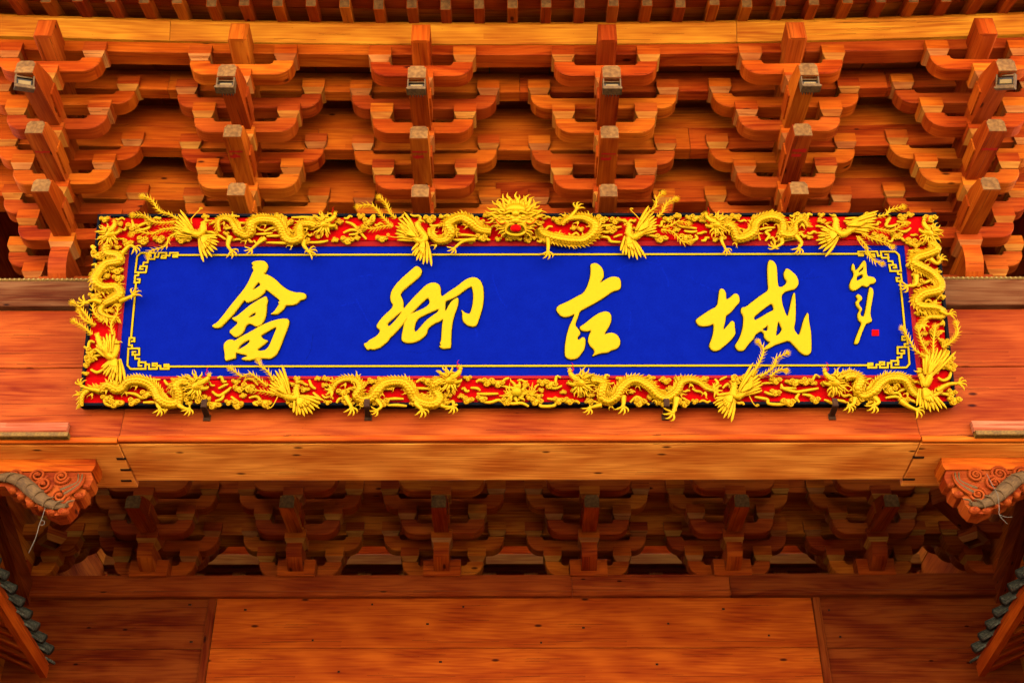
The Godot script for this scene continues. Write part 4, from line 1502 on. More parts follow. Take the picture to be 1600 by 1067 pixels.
func build_name_board() -> void:
	var root := thing("name_board", "large blue name board with four gold characters in a gold dragon and phoenix frame", "name board", Vector3(0.03, 3.849, 0.17))
	var up := Vector3(0, 1.056, 0.36).normalized()
	root.basis = Basis(Vector3(1, 0, 0), up, Vector3(1, 0, 0).cross(up))
	# case: black outer frame, red band, sloping rose moulding, blue panel
	var fr := cm()
	for a in [[0.0, 0.55, 477.0, 1.6], [0.0, 111.2, 477.0, 1.6]]:
		fr.box(Vector3(a[0], a[1], -4.0), Vector3(a[2], a[3], 8.8), "x", Vector2.ZERO, 0.15)
	for x in [-237.7, 237.7]:
		fr.box(Vector3(x, 55.9, -4.02), Vector3(1.6, 109.0, 8.7), "y", Vector2.ZERO, 0.15)
	obj("black_frame", fr, M.blackpaint, root)
	var back := cm()
	back.box(Vector3(0, 55.9, -6.6), Vector3(473.6, 109.0, 3.0), "x")
	obj("backing_board", back, M.blackpaint, root)
	var rb := cm()
	rb.box(Vector3(0, 8.0, -3.9), Vector3(473.4, 13.0, 5.0), "x", Vector2.ZERO, 0.1)
	rb.box(Vector3(0, 103.2, -3.9), Vector3(473.4, 14.2, 5.0), "x", Vector2.ZERO, 0.1)
	for x in [-229.2, 229.2]:
		rb.box(Vector3(x, 55.3, -3.92), Vector3(15.0, 81.4, 4.95), "y", Vector2.ZERO, 0.1)
	obj("red_band", rb, M.redpaint, root)
	var ml := cm()
	var oq := [Vector2(-221.4, 14.9), Vector2(221.4, 14.9), Vector2(221.4, 95.6), Vector2(-221.4, 95.6)]
	var iq := [Vector2(-219.4, 16.7), Vector2(219.2, 16.7), Vector2(219.2, 92.9), Vector2(-219.4, 92.9)]
	for i in 4:
		var j := (i + 1) % 4
		ml.quad(Vector3(oq[i].x, oq[i].y, -1.0), Vector3(oq[j].x, oq[j].y, -1.0), Vector3(iq[j].x, iq[j].y, -1.7), Vector3(iq[i].x, iq[i].y, -1.7))
		ml.quad(Vector3(iq[i].x, iq[i].y, -1.7), Vector3(iq[j].x, iq[j].y, -1.7), Vector3(iq[j].x, iq[j].y, -3.2), Vector3(iq[i].x, iq[i].y, -3.2))
		ml.quad(Vector3(oq[j].x, oq[j].y, -1.0), Vector3(oq[i].x, oq[i].y, -1.0), Vector3(oq[i].x, oq[i].y, -4.0), Vector3(oq[j].x, oq[j].y, -4.0))
	obj("rose_moulding", ml, M.rosepaint, root)
	var pn := cm()
	pn.quad(Vector3(-221, 15, -2.0 - 0.3), Vector3(221, 15, -2.3), Vector3(221, 95, -2.3), Vector3(-221, 95, -2.3), Vector2(-2.2, 0), Vector2(2.2, 0), Vector2(2.2, 0.8), Vector2(-2.2, 0.8))
	pn.box(Vector3(0, 55, -3.8), Vector3(441, 79, 2.8), "x")
	obj("blue_panel", pn, M.blue, root)
	var base := -2.3
	# gold line with key-pattern corners
	var xl := -213.9
	var xr := 214.9
	var yb := 22.35
	var yt := 87.75
	var fret := []
	for l in [
		[-191.22,22.37,-191.22,22.37], [-194.19,22.37,-194.27,23.4,-191.96,23.4,-191.77,21,-196.22,21,-196.36,22.72,-198.34,22.72], [-198.67,22.72,-200.65,22.72,-200.76,24.09,-198.45,24.09,-198.2,21,-202.48,21,-202.7,23.58,-204.35,23.58], [-206.91,22.72,-208.4,22.72,-208.57,24.78,-204.78,24.78,-204.46,21,-212.7,21,-214.59,23.06,-214.88,32.71,-208.92,32.71,-208.61,29.08,-212.25,29.08,-212.39,30.74,-210.9,30.74], [-210.73,28.74,-210.57,26.84,-208.42,26.84,-208.27,25.12], [-212.92,33.06,-213.05,34.55,-214.71,34.55,-214.75,38.78,-212.09,38.78,-211.93,36.87,-213.25,36.87]]:
		var q := PackedVector2Array()
		for i in range(0, l.size(), 2):
			q.append(Vector2(l[i] - xl, l[i + 1] - yb))
		if q[0] != q[1]:
			fret.append(q)
	var gl := cm()
	var bl := cm()
	var all := []
	for cfg in [[1.0, 1.0, xl, yb], [-1.0, 1.0, xr, yb], [1.0, -1.0, xl, yt], [-1.0, -1.0, xr, yt]]:
		all.append_array(mirror_pts(fret, cfg[0], cfg[1], cfg[2], cfg[3]))
	for y in [yb, yt]:
		all.append(PackedVector2Array([Vector2(xl + 20.6, y), Vector2(xr - 20.6, y)]))
	for x in [xl, xr]:
		all.append(PackedVector2Array([Vector2(x, yb + 17.0), Vector2(x, yt - 17.0)]))
	var lift := 0.0
	for l in all:
		strip(gl, l, 0.47, base, base + 0.6 + lift)
		strip(bl, l, 0.8, base, base + 0.2 + lift)
		lift = fmod(lift + 0.013, 0.1)
	var line := obj("key_pattern_line", gl, M.goldflat, root)
	obj("dark_outline", bl, M.blackpaint, line)
	# the four characters, read from left to right
	glyph(root, "character", "first gold character from the left, with a peaked roof-like stroke", [
		[[-149.81,82.66,-147.63,83.9,-144.43,84.1,-141.83,83.55,-140.3,81.5,-140.32,79.45,-141.45,76.72,-142.37,76.04,-139.45,75.36,-135.46,72.64,-131.75,68.91,-128.11,66.34,-124.21,64.99,-120.71,64.99,-118.11,64.04,-117.72,62.49,-118.92,60.81,-121.13,60.47,-122.62,58.46,-125.11,57.45,-129.24,57.45,-129.77,55.44,-131.89,53.43,-133.72,52.1,-137.53,52.23,-135.4,53.77,-133.65,56.78,-132.77,58.12,-133.47,59.33,-132.24,60.14,-136.24,63.5,-140.57,66.88,-141.12,65.19,-143.51,62.49,-146.89,60.47,-150.61,58.79,-151.84,60.27,-152.6,60.14,-154.34,57.45,-158.4,51.43,-161.95,47.43,-164.59,44.44,-167.42,44.11,-169.53,45.43,-168.52,46.43,-166.69,47.43,-163.79,51.43,-158.87,58.79,-153.01,66.88,-150.73,71.28,-149.09,76.04,-148.08,78.43,-149.33,80.13,-148.41,80.82], [-145.1,71.28,-143.59,69.45,-146.65,67.22,-148.02,66.54]],
		[[-140.02,62.63,-139.09,59.8,-139.74,57.79,-139.54,54.1,-139.95,50.09,-141.64,46.43,-143.46,45.1,-145.36,45.1,-147.33,46.43,-149.24,46.63,-150.73,45.1,-151.22,42.78,-152.66,40.46,-155.08,38.81,-157,39.34,-159.83,42.12,-157.94,44.11,-155.56,46.43,-155.32,47.76,-157.6,48.76,-158.83,50.09,-156.46,50.76,-153.46,53.43,-149.26,57.45,-144.37,60.81,-140.98,62.69], [-145.52,53.3,-145.75,51.76,-146.96,50.89,-149.46,50.23,-147.67,52.1]],
		[[-129.79,49.76,-127.24,49.43,-126.51,47.43,-127.57,43.44,-129.75,36.83,-131.36,31.56,-133.07,28.29,-136.1,26.32,-139.26,26.65,-143.02,26.65,-145.49,26,-147.35,25.54,-150.49,25.67,-152.12,26.65,-148.75,27.96,-149.41,28.61,-152.91,29.27,-154.83,29.92,-155.23,29.27,-154.94,26.65,-157.42,26.19,-160.18,25.15,-161.07,26.32,-161.45,30.25,-162.32,33.87,-161.52,36.17,-159.72,37.49,-157.51,37.49,-156.21,36.83,-153.21,39.14,-148.32,41.79,-142.23,45.77,-136.06,48.43,-132.94,49.29], [-147.73,37.29,-148.55,35.18,-151.27,33.21,-154.31,31.56,-152.9,34.19,-150.5,36.17], [-133.32,44.64,-134.69,40.79,-137.13,33.54,-138.9,31.56,-141.7,30.91,-143.62,31.56,-141.51,33.21,-138.52,35.84,-137.63,36.83,-139.87,37.49,-141.52,38.81,-141.78,40,-138.24,42.12,-135.19,44.11]],
	], base)
	glyph(root, "character", "second gold character from the left, with looping strokes", [
		[[-56.77,80.96,-54.03,79.12,-53.45,77.11,-54.47,74.52,-57.91,71.38,-61.07,68.52,-64.23,65.67,-65.4,63.4,-64.39,61.7,-63.53,59.43,-63.44,55.76,-62.8,55.76,-60.31,59.15,-55.61,64.54,-51.4,69.09,-48.74,70.52,-46.06,70.8,-43.88,69.66,-42.88,67.38,-42.83,64.25,-42.15,62.26,-38.97,64.82,-33.65,68.52,-29.39,72.23,-26.17,73.78,-22.94,73.78,-20.23,71.38,-18.85,66.81,-18.81,60,-19.58,54.91,-21.14,49.85,-22.44,45.64,-24.3,44.69,-27.5,45.36,-29.65,47.32,-30.64,49.57,-30.51,52.66,-31.34,54.8,-29.18,52.94,-27.57,52.26,-26.24,52.38,-24.94,57.17,-24.46,62.83,-25.03,66.81,-25.58,68.41,-28.26,67.1,-31.98,63.97,-35.17,61.7,-38.9,60.11,-40.07,59.43,-40.18,56.04,-39.98,53.5,-38.32,57.17,-36.22,60.28,-33.3,61.98,-32.75,60.56,-33.23,56.6,-35.04,51.53,-36.04,47.04,-36.61,41.45,-36.64,32.28,-38.49,32.28,-40.61,31.9,-42.47,32.67,-43.28,33.67,-42.12,33.78,-43.05,35.61,-42.16,36.17,-41.92,41.45,-41.78,45.92,-41.14,49.29,-42.99,47.88,-45.63,46.76,-48.53,44.8,-49.83,43.13,-50.05,40.89,-51.35,39.22,-53.95,37,-57.11,35.61,-60.55,35.22,-63.22,36.17,-64.21,37.55,-63.63,42.01,-62.71,47.6,-60.89,49.85,-63.21,46.48,-67.34,41.45,-70.7,38.11,-71.45,36.44,-74.04,34.22,-75.59,32.84,-79.26,31.45,-80.86,31.9,-82.96,31.45,-84.08,33.12,-84.94,35.06,-83.1,35.61,-82.09,37,-78.95,38.67,-76.63,40.89,-76,42.85,-78.35,44.8,-77.1,47.6,-74.02,51.53,-70.37,54.91,-69.1,57.45,-70.5,59.43,-70.95,62.26,-70.4,65.67,-68.09,69.66,-63.9,74.24,-60.21,77.68], [-72.27,46.59,-71.26,44.8,-68.57,47.6,-65.99,50.97,-64.19,53.67,-65.5,52.66,-68.63,49.85], [-49.92,61.87,-48.81,59.71,-49.31,57.73,-51.68,55.76,-55.38,54.07,-58.56,52.66,-59.34,51.98,-56.48,55.19,-53.34,58.58], [-43.54,55.19,-44.41,53.22,-47.31,51.25,-50.99,48.16,-53.59,44.8,-55.92,42.01,-56.99,42.01,-57.04,44.24,-56.31,47.6,-54.76,49.85,-51.06,51.81,-47.35,53.5]],
	], base)
	glyph(root, "character", "third gold character from the left, with one slanting cross stroke", [
		[[41.15,81.38,43.17,82.18,44.89,82,47.15,80.16,48.36,77.72,48.64,74.36,47.56,72.23,46.38,70.29,49.28,72.23,52.46,73.94,55.04,74.06,57.31,73.33,58.11,71.02,58.03,67.69,56.85,66.17,54.27,65.57,52.54,64.84,47.91,61.35,43.29,58.46,38.7,55.94,34.69,53.66,33.79,50.55,32.32,46.98,32.18,45.19,33.4,43.71,34.78,41.63,34.59,39.85,33.33,38.67,33.19,37.19,34.15,37.02,36.15,38.79,37.54,37.78,37.49,34.54,36.88,31.6,34.29,27.78,32.58,26.32,29.76,25.62,26.97,26.61,26.04,28.66,26.21,33.36,27.13,39.26,28.9,45.19,30.64,48.76,31.94,52.22,29.54,50.85,26.13,50.07,23.87,51.15,21.91,53.84,21.76,55.64,23.37,57.26,27.94,59.24,33.11,62.25,37.13,64.36,39.49,68.9,41.01,74.06,41.38,78.33]],
		[[48.88,53.66,51.14,52.94,52.23,51.15,52.04,47.57,50.37,44,47.91,39.97,49.74,40.74,52.57,41.21,55.36,39.85,56.87,36.9,56.63,33.95,54.89,31.89,51.77,31.01,49.49,29.54,45.55,29.25,43.29,28.37,41.02,27.49,42.47,29.54,42.33,31.3,40.01,33.66,39.03,35.72,39.25,38.67,41.01,42.52,38.46,41.93,35.64,42.22,34.26,44.3,37.4,46.38,40.85,49.36,44.88,52.34]],
	], base)
	glyph(root, "character", "fourth gold character from the left, with a long hooked stroke", [
		[[113.92,66.89,115.57,66.48,116.57,64.43,116.57,62.09,116.65,60.22,119.21,61.8,120.97,63.73,122.91,63.85,123.93,62.09,124.04,58.88,122,56.84,119.93,54.22,117.61,51.89,115.91,50.91,115.5,48.13,113.85,42.25,116.16,44.67,119.08,48.13,120.67,46.97,120.44,44.67,120.68,41.79,120.59,40.06,117.95,36.62,113.96,33.19,111.12,30.9,108.63,30.33,106.5,31.47,105.78,33.76,107.31,37.19,108.59,41.21,108.98,46.28,106.85,45.24,102.98,44.55,100.53,45.24,99.15,47.55,99.31,48.71,101.58,50.45,106.69,53.93,111.5,56.54,112.29,61.5,112.92,65.6]],
		[[142.36,84.04,144.53,83.03,145.9,80.65,146,76.8,145.93,72.07,146.12,67.83,148.05,67.66,150.08,69.13,151.2,71.01,149.78,73.25,149.69,76.21,151.37,79.05,153.93,77.39,156.54,74.73,157.63,71.78,157.46,69.13,155.45,66.48,152.08,65.72,149.25,64.72,147.58,62.67,147.52,59.17,148.58,53.93,150.09,49.87,151.34,53.93,153.12,60.34,154.18,63.85,155.21,64.43,155.22,58.58,154.77,51.6,154.19,46.97,153.12,43.05,155.59,38.91,157.22,42.94,158.63,47.55,160.55,51.6,161.89,52.77,161.89,46.97,162.59,41.21,162.29,34.33,161.92,29.76,160.05,27.94,157.88,28.06,155.28,30.05,152.77,33.47,149.96,36.5,145.21,34.9,141.86,33.76,139.03,32.05,135.95,30.79,136.6,32.62,139.77,35.47,138.17,36.05,136.38,38.34,136.5,40.35,134.95,42.07,131.82,40.06,130.59,37.48,127.69,34.62,125.92,32.05,124.48,30.62,122.01,30.45,120.45,32.05,120.11,33.76,121.75,36.05,123.57,39.49,124.88,43.51,125.74,49.29,125.39,51.03,124.3,53.35,124.97,55.67,127.19,55.96,131.23,59.17,135.85,62.67,140.56,65.72,140.44,70.31,140.58,77.39,141.14,82.14], [141.94,58.12,142.98,54.22,139.69,52.77,135.12,49.87,131.72,48.01,131.4,50.16,135.32,53.35,139.36,56.54], [138.87,45.36,138.4,41.9,136.33,42.25,135.72,42.94,137.25,43.8], [144.78,47.67,145.84,45.24,146.68,42.82,145,40.35,142.99,38.91,143.58,42.36]],
	], base)
	glyph(root, "signature", "thin gold signature strokes at the right end of the blue panel", [
		[[195.48,83.78,196.51,82.34,196.36,78.03,196.38,74.09,198.72,73.87,200.67,73.02,201.19,71.23,200.07,69.8,197.68,69.45,195.84,67.45,193.25,68.59,191.11,66.95,188.29,65.32,186.35,66.24,186.01,68.73,187.1,71.59,188.61,73.73,189.15,76.24,187.83,78.39,188.53,81.26,189.42,81.48,189.94,79.47,189.9,77.31,191.7,78.75,193.62,81.62], [194.82,79.82,194.4,77.89,191.97,76.16,191.61,76.74], [193.79,75.3,193.88,73.16,191.14,71.59,190.12,71.44,190.73,74.09]],
		[[197.36,67.88,199.1,66.24,199.03,63.76,196.86,55.27,196.18,51.05,196.95,48.25,196.53,47.2,193.45,46.15,192.28,44.05,190.29,39.87,188.19,34.32,185.87,34.32,186.75,37.09,189.96,44.05,191.15,46.5,189.29,48.25,189.1,51.76,190.74,53.87,188.96,56.68,188.59,58.8,190.24,60.22,189.07,62.34,190.51,63.62,192.39,61.99,192.45,60.22,190.46,58.8,190.63,56.68,191.85,55.27,191.74,53.87,190.62,52.46,191.12,50.35,192.79,50.35,194.69,57.39,196.27,64.47]],
	], base)
	var sl := cm()
	var sp := flat_pts([196.35,39.32,200.2,39.32,200.49,42.87,196.64,42.87])
	slab(sl, ccw(sp), [], 0.0, base, base + 0.5)
	obj("red_seal", sl, M.redpaint, root)
	carve(root)


func legs_of(a: Array) -> Array:
	return a


func leg(a: Array, deg: float, k := 1.0) -> Array:
	return [a[0], a[1], a[2], a[3], a[4], a[5], deg, k]


func hd(a: Array, deg: float, flip: float, k: float) -> Array:
	return [a[0], a[1], deg, flip, k]


func wg(a: Array, a0: float, a1: float, len: float, n: int) -> Array:
	return [a[0], a[1], a0, a1, len, n]


func carve(root: Node3D) -> void:
	center_head(root, [-0.8,106.7][0], [-0.8,106.7][1])
	dragon(root, "gold dragon winding down the left side of the frame", [-220.5,49.1,-226.6,49.8,-231.2,53.2,-229.8,57.3,-224,59.6,-220.8,63.3,-224,67.5,-230.7,67.1,-235,70.5,-234.4,75.8,-230.2,81.2,-222.8,82.3,-224.2,86.1,-230.9,88.1,-230.6,92.7], 2.5, hd([-229.3,98.5], 42, 1, 0.95), [leg([-230.9,58.1,-235.3,59.2,-239.8,57.7], 170), leg([-220.7,58.8,-216.6,60.3,-213.2,62.2], 60), leg([-222.8,85.8,-217.9,91.5,-214.9,90.4], -40, 0.9)], 1)
	dragon(root, "gold dragon winding down the right side of the frame", [223.3,44.6,226.9,48.3,234.7,49.1,236.5,52.4,231,54.3,223.9,55.1,222.1,58.4,226,62.2,234,64.1,236,69.4,232.2,74.7,226.1,77.7,222,80.8,224.5,84.2,230.4,85.8,235.7,88.4,233.6,92.7], 2.5, hd([231.6,98.5], 138, -1, 0.95), [leg([222.8,73.2,221.5,67.5,216.8,66.7], 205), leg([231.9,83.1,234.9,80,237.2,82.3], 60, 0.8), leg([231.7,54.3,236.6,50.6,239.1,50.2], 10, 0.8)], 1, -60)
	dragon(root, "gold dragon on the top band, third figure from the left end", [-168.2,100.4,-169,105.8,-166.7,108.5,-162.7,107.7,-159.9,103.6,-157.7,99.9,-153.1,98.3,-150.3,100.4,-150.1,104.7,-146.7,107.4,-141.8,107.7,-136.7,106.3,-133.5,102.6,-130.8,97.2,-126.2,94.6,-122.3,96.2,-123,101,-121.7,104.7,-117.7,104.7,-114.2,103.6], 2.45, hd([-108.2,104.2], 14, 1, 1.0), [leg([-162,97.2,-162.7,91.9,-160.5,88.5], -50), leg([-142.1,96.2,-145.4,93.2,-149.4,89.3], 225, 0.85), leg([-120,94.6,-119.8,91.4,-116.7,87.7], 0)], 1)
	dragon(root, "gold dragon body left of the central dragon face", [-49.6,102,-49.1,97.8,-45,94.8,-39.6,95.9,-37.2,99.9,-39.2,104.2,-35.8,107.4,-30.8,108.2,-26.3,105.2,-21.3,101.5,-14.8,100.4], 2.6, [], [leg([-23.7,95.1,-30.2,94,-35.5,89.5], 235, 0.85)], 1)
	dragon(root, "gold dragon body right of the central dragon face", [25.5,104.2,28.6,107.1,34.6,108.7,40,107.7,44.2,103.6,42.8,98.8,37.8,95.4,29.9,94.8,22.5,95.6,17.5,97.8,14.1,99.4,12.1,102], 2.6, [], [leg([27.5,106.3,31.1,109.5,33.9,113.6], 70, 0.95), leg([17.5,95.6,17.5,91.4,17.2,87.4], -90)], 1)
	dragon(root, "gold dragon with its head turned left on the right half of the top band", [164.4,102.6,161.7,106.3,158.1,104.7,157.3,100.4,154.1,97.2,149.7,98.3,150.5,103.1,148.7,106.9,143.8,108.2,138.3,107.4,134.7,104.2,133.4,99.4,128.8,96.2,124.3,96.2,122.5,99.9,120.2,103.1,116.7,103.6], 2.4, hd([112,103.6], 165, -1, 1.0), [leg([115.4,96.2,115.2,93.5,117.2,88.7], -60, 0.8), leg([149,95.1,148.8,92.2,144.7,89.8], 150, 0.9), leg([157.1,97.2,160,92.7,158.1,89.3], -100, 0.9)], -1)
	dragon(root, "gold dragon at the left end of the bottom band", [-236.3,-1,-235.9,4.9,-232,8.6,-227.1,7.6,-223.1,10.3,-218.1,7.9,-214.9,9.8,-211.8,12.3,-206.5,12.8,-201.1,11.3,-197,7.4,-194.2,2.9,-189.2,-0,-184.6,1.5,-184,5.9,-185.7,9.8,-183.1,12.8,-179.2,12.3], 2.5, hd([-173.7,9.8], 10, 1, 1.05), [leg([-195,1,-194.3,-1.5,-193.3,-3], -80, 0.9), leg([-183.5,-0.5,-180.5,-2.5,-177.6,-3], -95, 0.9), leg([-227.1,7.4,-234.4,8.9,-237.5,10.8], 110, 0.8)], 1)
	dragon(root, "gold dragon with raised snout left of the pearl on the bottom band", [-100.7,7.4,-98.5,11.3,-94.2,13.8,-88.5,13.3,-85.7,8.9,-87.7,4.4,-84.3,2.4,-78.6,3.4,-75.8,7.4,-73.1,10.8,-67.4,12.3,-61.6,11.3,-58.1,7.4,-56.1,3.4,-50.8,-0,-45.1,-0.5,-42.3,3.4,-44.8,7.4,-44.8,10.8,-41.5,12.8], 2.45, hd([-36.2,12.8], 18, 1, 1.05), [leg([-92.9,3.9,-91.3,0.5,-89.8,-2.5], -80), leg([-76.6,2.4,-73.7,-1.5,-76,-3.9], 215, 0.85), leg([-55.1,0.5,-53.2,-2,-51.7,-3.5], -70), leg([-42.7,-0,-39.4,-2,-35.1,-2], -90, 0.9)], 1, 180)
	dragon(root, "gold dragon facing left, right of the pearl on the bottom band", [107,6.9,102.8,7.9,99.1,11.6,93.9,13.3,89.1,11.3,86.5,6.4,81.1,2.9,75.9,4.4,71.7,8.9,66.1,12.8,60.8,12.3,56.4,8.4,53.9,3.9,49.6,1.5,45.8,2.9,45.9,7.4,46.9,10.8,44.1,12.8,39.8,12.8], 2.45, hd([33.5,11.3], 162, -1, 1.05), [leg([45.2,-1,41.4,-2,38.5,-3], -110, 0.85), leg([57.3,3.9,57.4,-0,56.9,-2], -90), leg([86.3,2.9,85.2,-2,83.7,-5.4], -140, 1.15)], -1, 10)
	dragon(root, "gold dragon at the right end of the bottom band", [230.5,6.7,222.9,2.7,217.4,4.2,213.9,7.6,210.9,12.1,206.7,13.6,201.9,13.6,196.9,10.6,193.7,6.7,189.7,4.2,185.9,4.7,184.7,8.1,186.5,12.1,185.2,14.6,181.4,15.1,177.5,13.6], 2.6, hd([172,11.1], 160, -1, 1.05), [leg([182.9,2.7,181.7,-0.7,179.2,-1.7], -70, 0.9), leg([193.4,3.2,195.5,0.2,192.5,-1.7], -110), leg([207.5,1.2,211.5,-2.2,215.6,-4.2], -30), leg([228.1,6.7,234.2,10.1,240,10.6], 10, 0.95)], -1)
	phoenix(root, "gold phoenix at the left end of the top band", [-190.6,102.6,-185.4,100.4,-180.3,98.3,-177.3,101,-177.3,104.7,-175.7,106.3], 5, [wg([-183.3,98.3], 128, 166, 15.5, 9), wg([-177.7,96.2], -72, -8, 12.5, 9)], [[-191.9,107.4,-197.1,110.6,-201.2,111.7,-204.4,114.4,-206.7,118.2,-209.9,120.6,-213,121.7], [-193.8,105.8,-200.7,105.2,-206.3,106.3,-210.5,109.5,-214.1,110.1,-217.3,110.1], [-193.5,102,-200.4,101,-205.2,98.8,-210.2,99.4,-214.2,100.4,-217.1,98.8], [-192.3,98.8,-196,96.2,-197.2,91.9,-201.5,89.8,-205.8,88.2,-206.8,86.1]], [[-183.7,104.7,-184.4,107.4,-182.6,110.1,-179.9,113.3]])
	phoenix(root, "gold phoenix on the top band, left of the central dragon face", [-65.6,103.1,-60.5,98.3,-54.9,94,-52,96.2,-54.6,100.4,-56.6,104.2,-54.7,106.3], -10, [wg([-57,96.2], 124, 168, 15.5, 9), wg([-52.4,93.5], -84, -125, 13.0, 8)], [[-70.5,102.6,-74.1,106.3,-76.7,109.5,-79.8,113.8,-83.9,116,-89.9,115.2], [-68.7,107.9,-71.7,110.6,-73.3,114.4,-74.9,117.6,-78,120.3], [-71,103.6,-76.5,102.6,-81.9,101.5,-86.4,102.6]], [[-61.4,96.2,-68.4,96.2,-73.3,97.2]])
	phoenix(root, "gold phoenix on the top band, right of the central dragon face", [76,103.1,70.9,99.4,65.8,96.2,62.9,98.8,63.5,103.1,61.1,105.5], 160, [wg([68.4,99.4], 58, 22, 15.5, 9), wg([62.4,96.2], -62, -100, 14.0, 8)], [[72.6,107.9,75.2,111.7,78.8,114.9,79.3,119.8,82.6,122.5], [79.6,108.5,82.7,111.7,84.9,116.6,90,119.3], [82.4,102,86.9,103.1,91,105.8,96.4,104.7], [81.3,100.4,87.3,99.4,90.6,96.2,93.5,93.2,96.9,93.2]], [[69.6,106.3,67.2,109.5,64.3,112.5]])
	phoenix(root, "gold phoenix at the right end of the top band", [194.1,103.6,188.4,100.4,183.2,97.8,180,101.5,180.4,105.8,179.3,108.7], 165, [wg([179.7,97.2], 232, 150, 12.5, 10), wg([186.6,102.6], 18, -6, 18.5, 9)], [[204.5,108.5,209.1,109.5,211,112.2,214.9,113.3,218.4,114], [199,102,204.8,100.4,211.7,99.4,215.4,102,219,103.6], [194.7,98.3,199.4,95.1,204.2,93.5,208.1,92.4,210.4,90.3], [192,96.2,194.3,93,196.5,89.8,197.1,85.6,200.2,81.4,203.6,80.3]], [[191.1,96.7,192.7,92.4,194.5,89.8,195.4,88.7]])
	phoenix(root, "gold phoenix low on the left side of the frame", [-231.4,39.3,-227.8,31.7,-222.3,26.4,-220.1,30.9,-219.7,34.4], 15, [wg([-224.6,27.9], 92, 132, 12.5, 8), wg([-219.2,24.9], -78, -135, 13.5, 9)], [[-234.3,39.3,-238.3,43.1,-241.4,45,-244.6,47], [-232.7,44.7,-238,47,-241.2,50,-242.6,53.1], [-229.2,47,-233.3,50.8,-235.2,55.4,-234.1,59.3], [-222.7,39.3,-224,45.4,-221.6,50.8,-221.2,55.4], [-235,46.2,-239.2,51.6,-243.3,56.2,-246.4,57.7]])
	phoenix(root, "gold phoenix in the lower right corner of the frame", [225.5,19.6,224,13.6,221.7,10.1,220.6,13.1,218.8,17.1], 175, [wg([223.7,15.6], 48, 80, 19.0, 9), wg([220.1,7.6], -52, -95, 14.5, 9)], [[223.2,25.7,217.8,29.4,215.4,35.5,212.3,41.6], [224.8,27.2,221.8,34,220.7,41.6], [227.7,27.9,228.5,35.5,230.2,42.4], [233.1,30.9,237.8,34,242.3,39.3,242.1,44.7]])
	phoenix(root, "gold phoenix on the left half of the bottom band", [-130.6,6.9,-125.2,3.9,-120.4,3.4,-120.4,7.4,-119.4,11.8], 20, [wg([-125.3,4.9], 112, 150, 15.5, 9), wg([-119,2.9], -14, -84, 12.5, 10)], [[-136.1,9.8,-140.6,13.3,-145.6,16.8,-150.3,15.3,-153.8,17.8,-156.3,19.5], [-132.9,12.8,-136,17.8,-140,20.8,-141.6,23.8], [-131.5,5.4,-138.8,6.9,-143.6,7.4]], [[-130,3.9,-132.6,-1.5,-135.3,-3]])
	phoenix(root, "gold phoenix on the right half of the bottom band", [125.3,7.6,120.3,3.7,117.1,4.7,117.8,9.1,117.2,12.6], 110, [wg([121.4,5.7], 56, 22, 16.5, 9), wg([116.1,3.7], 256, 196, 12.5, 10)], [[127.7,15.1,131.3,21.1,134.6,28.1,134.4,31.6,132.3,33.9], [131.9,14.6,138.4,18.6,141.1,23.1,141.7,25.1,147.1,27.6], [137.7,14.6,140.7,17.1,143.7,18.6,146.1,18.1]], [[125.6,3.7,127.3,-0.2,129.1,-2.2]])
	# pearl among flames, middle of the bottom band
	var pearl := cm()
	var pc := Vector3([-0.6,6.7][0], [-0.6,6.7][1], 0)
	pearl.ball(pc + Vector3(0, 0, 1.8), Vector3(2.8, 2.8, 2.2), 16)
	var po := obj("pearl", pearl, M.goldflat, root, "round gold pearl in the middle of the bottom band")
	var fl := cm()
	for i in 9:
		var a := -60.0 + 40.0 * i
		lock(fl, pol(pc + Vector3(0, 0, 0.8), a, 2.9), a + 15, 4.2 if i != 4 else 6.0, 1.0, 24)
	for i in 6:
		fl.ball(pol(pc + Vector3(0, 0, 0.8), 60.0 * i + 20, 3.6), Vector3(1.3, 1.2, 1.0), 8)
	obj("flame", fl, M.gold, po)
	for b in [[[-4,4.5][0], [-4,4.5][1], -1.0], [[8.1,4.9][0], [8.1,4.9][1], 1.0]]:   # coral sprays beside the pearl
		var co := cm()
		var c := Vector3(b[0], b[1], 1.0)
		for i in 6:
			var a: float = 90.0 + b[2] * (-50.0 + 24.0 * i)
			var len := 4.5 + 1.4 * (i % 3)
			co.tube([c, pol(c, a + 8, len * 0.5, 0.5), pol(c, a, len, 0.3)], [0.55, 0.45, 0.12], 5)
			co.tube([pol(c, a + 8, len * 0.5, 0.5), pol(c, a + 26, len * 0.8, 0.4)], [0.4, 0.1], 5)
		co.tube([c, pol(c, 180 if b[2] < 0 else 0, 6.0, 0.2)], [0.7, 0.4], 5)
		obj("coral_spray", co, M.gold, root)
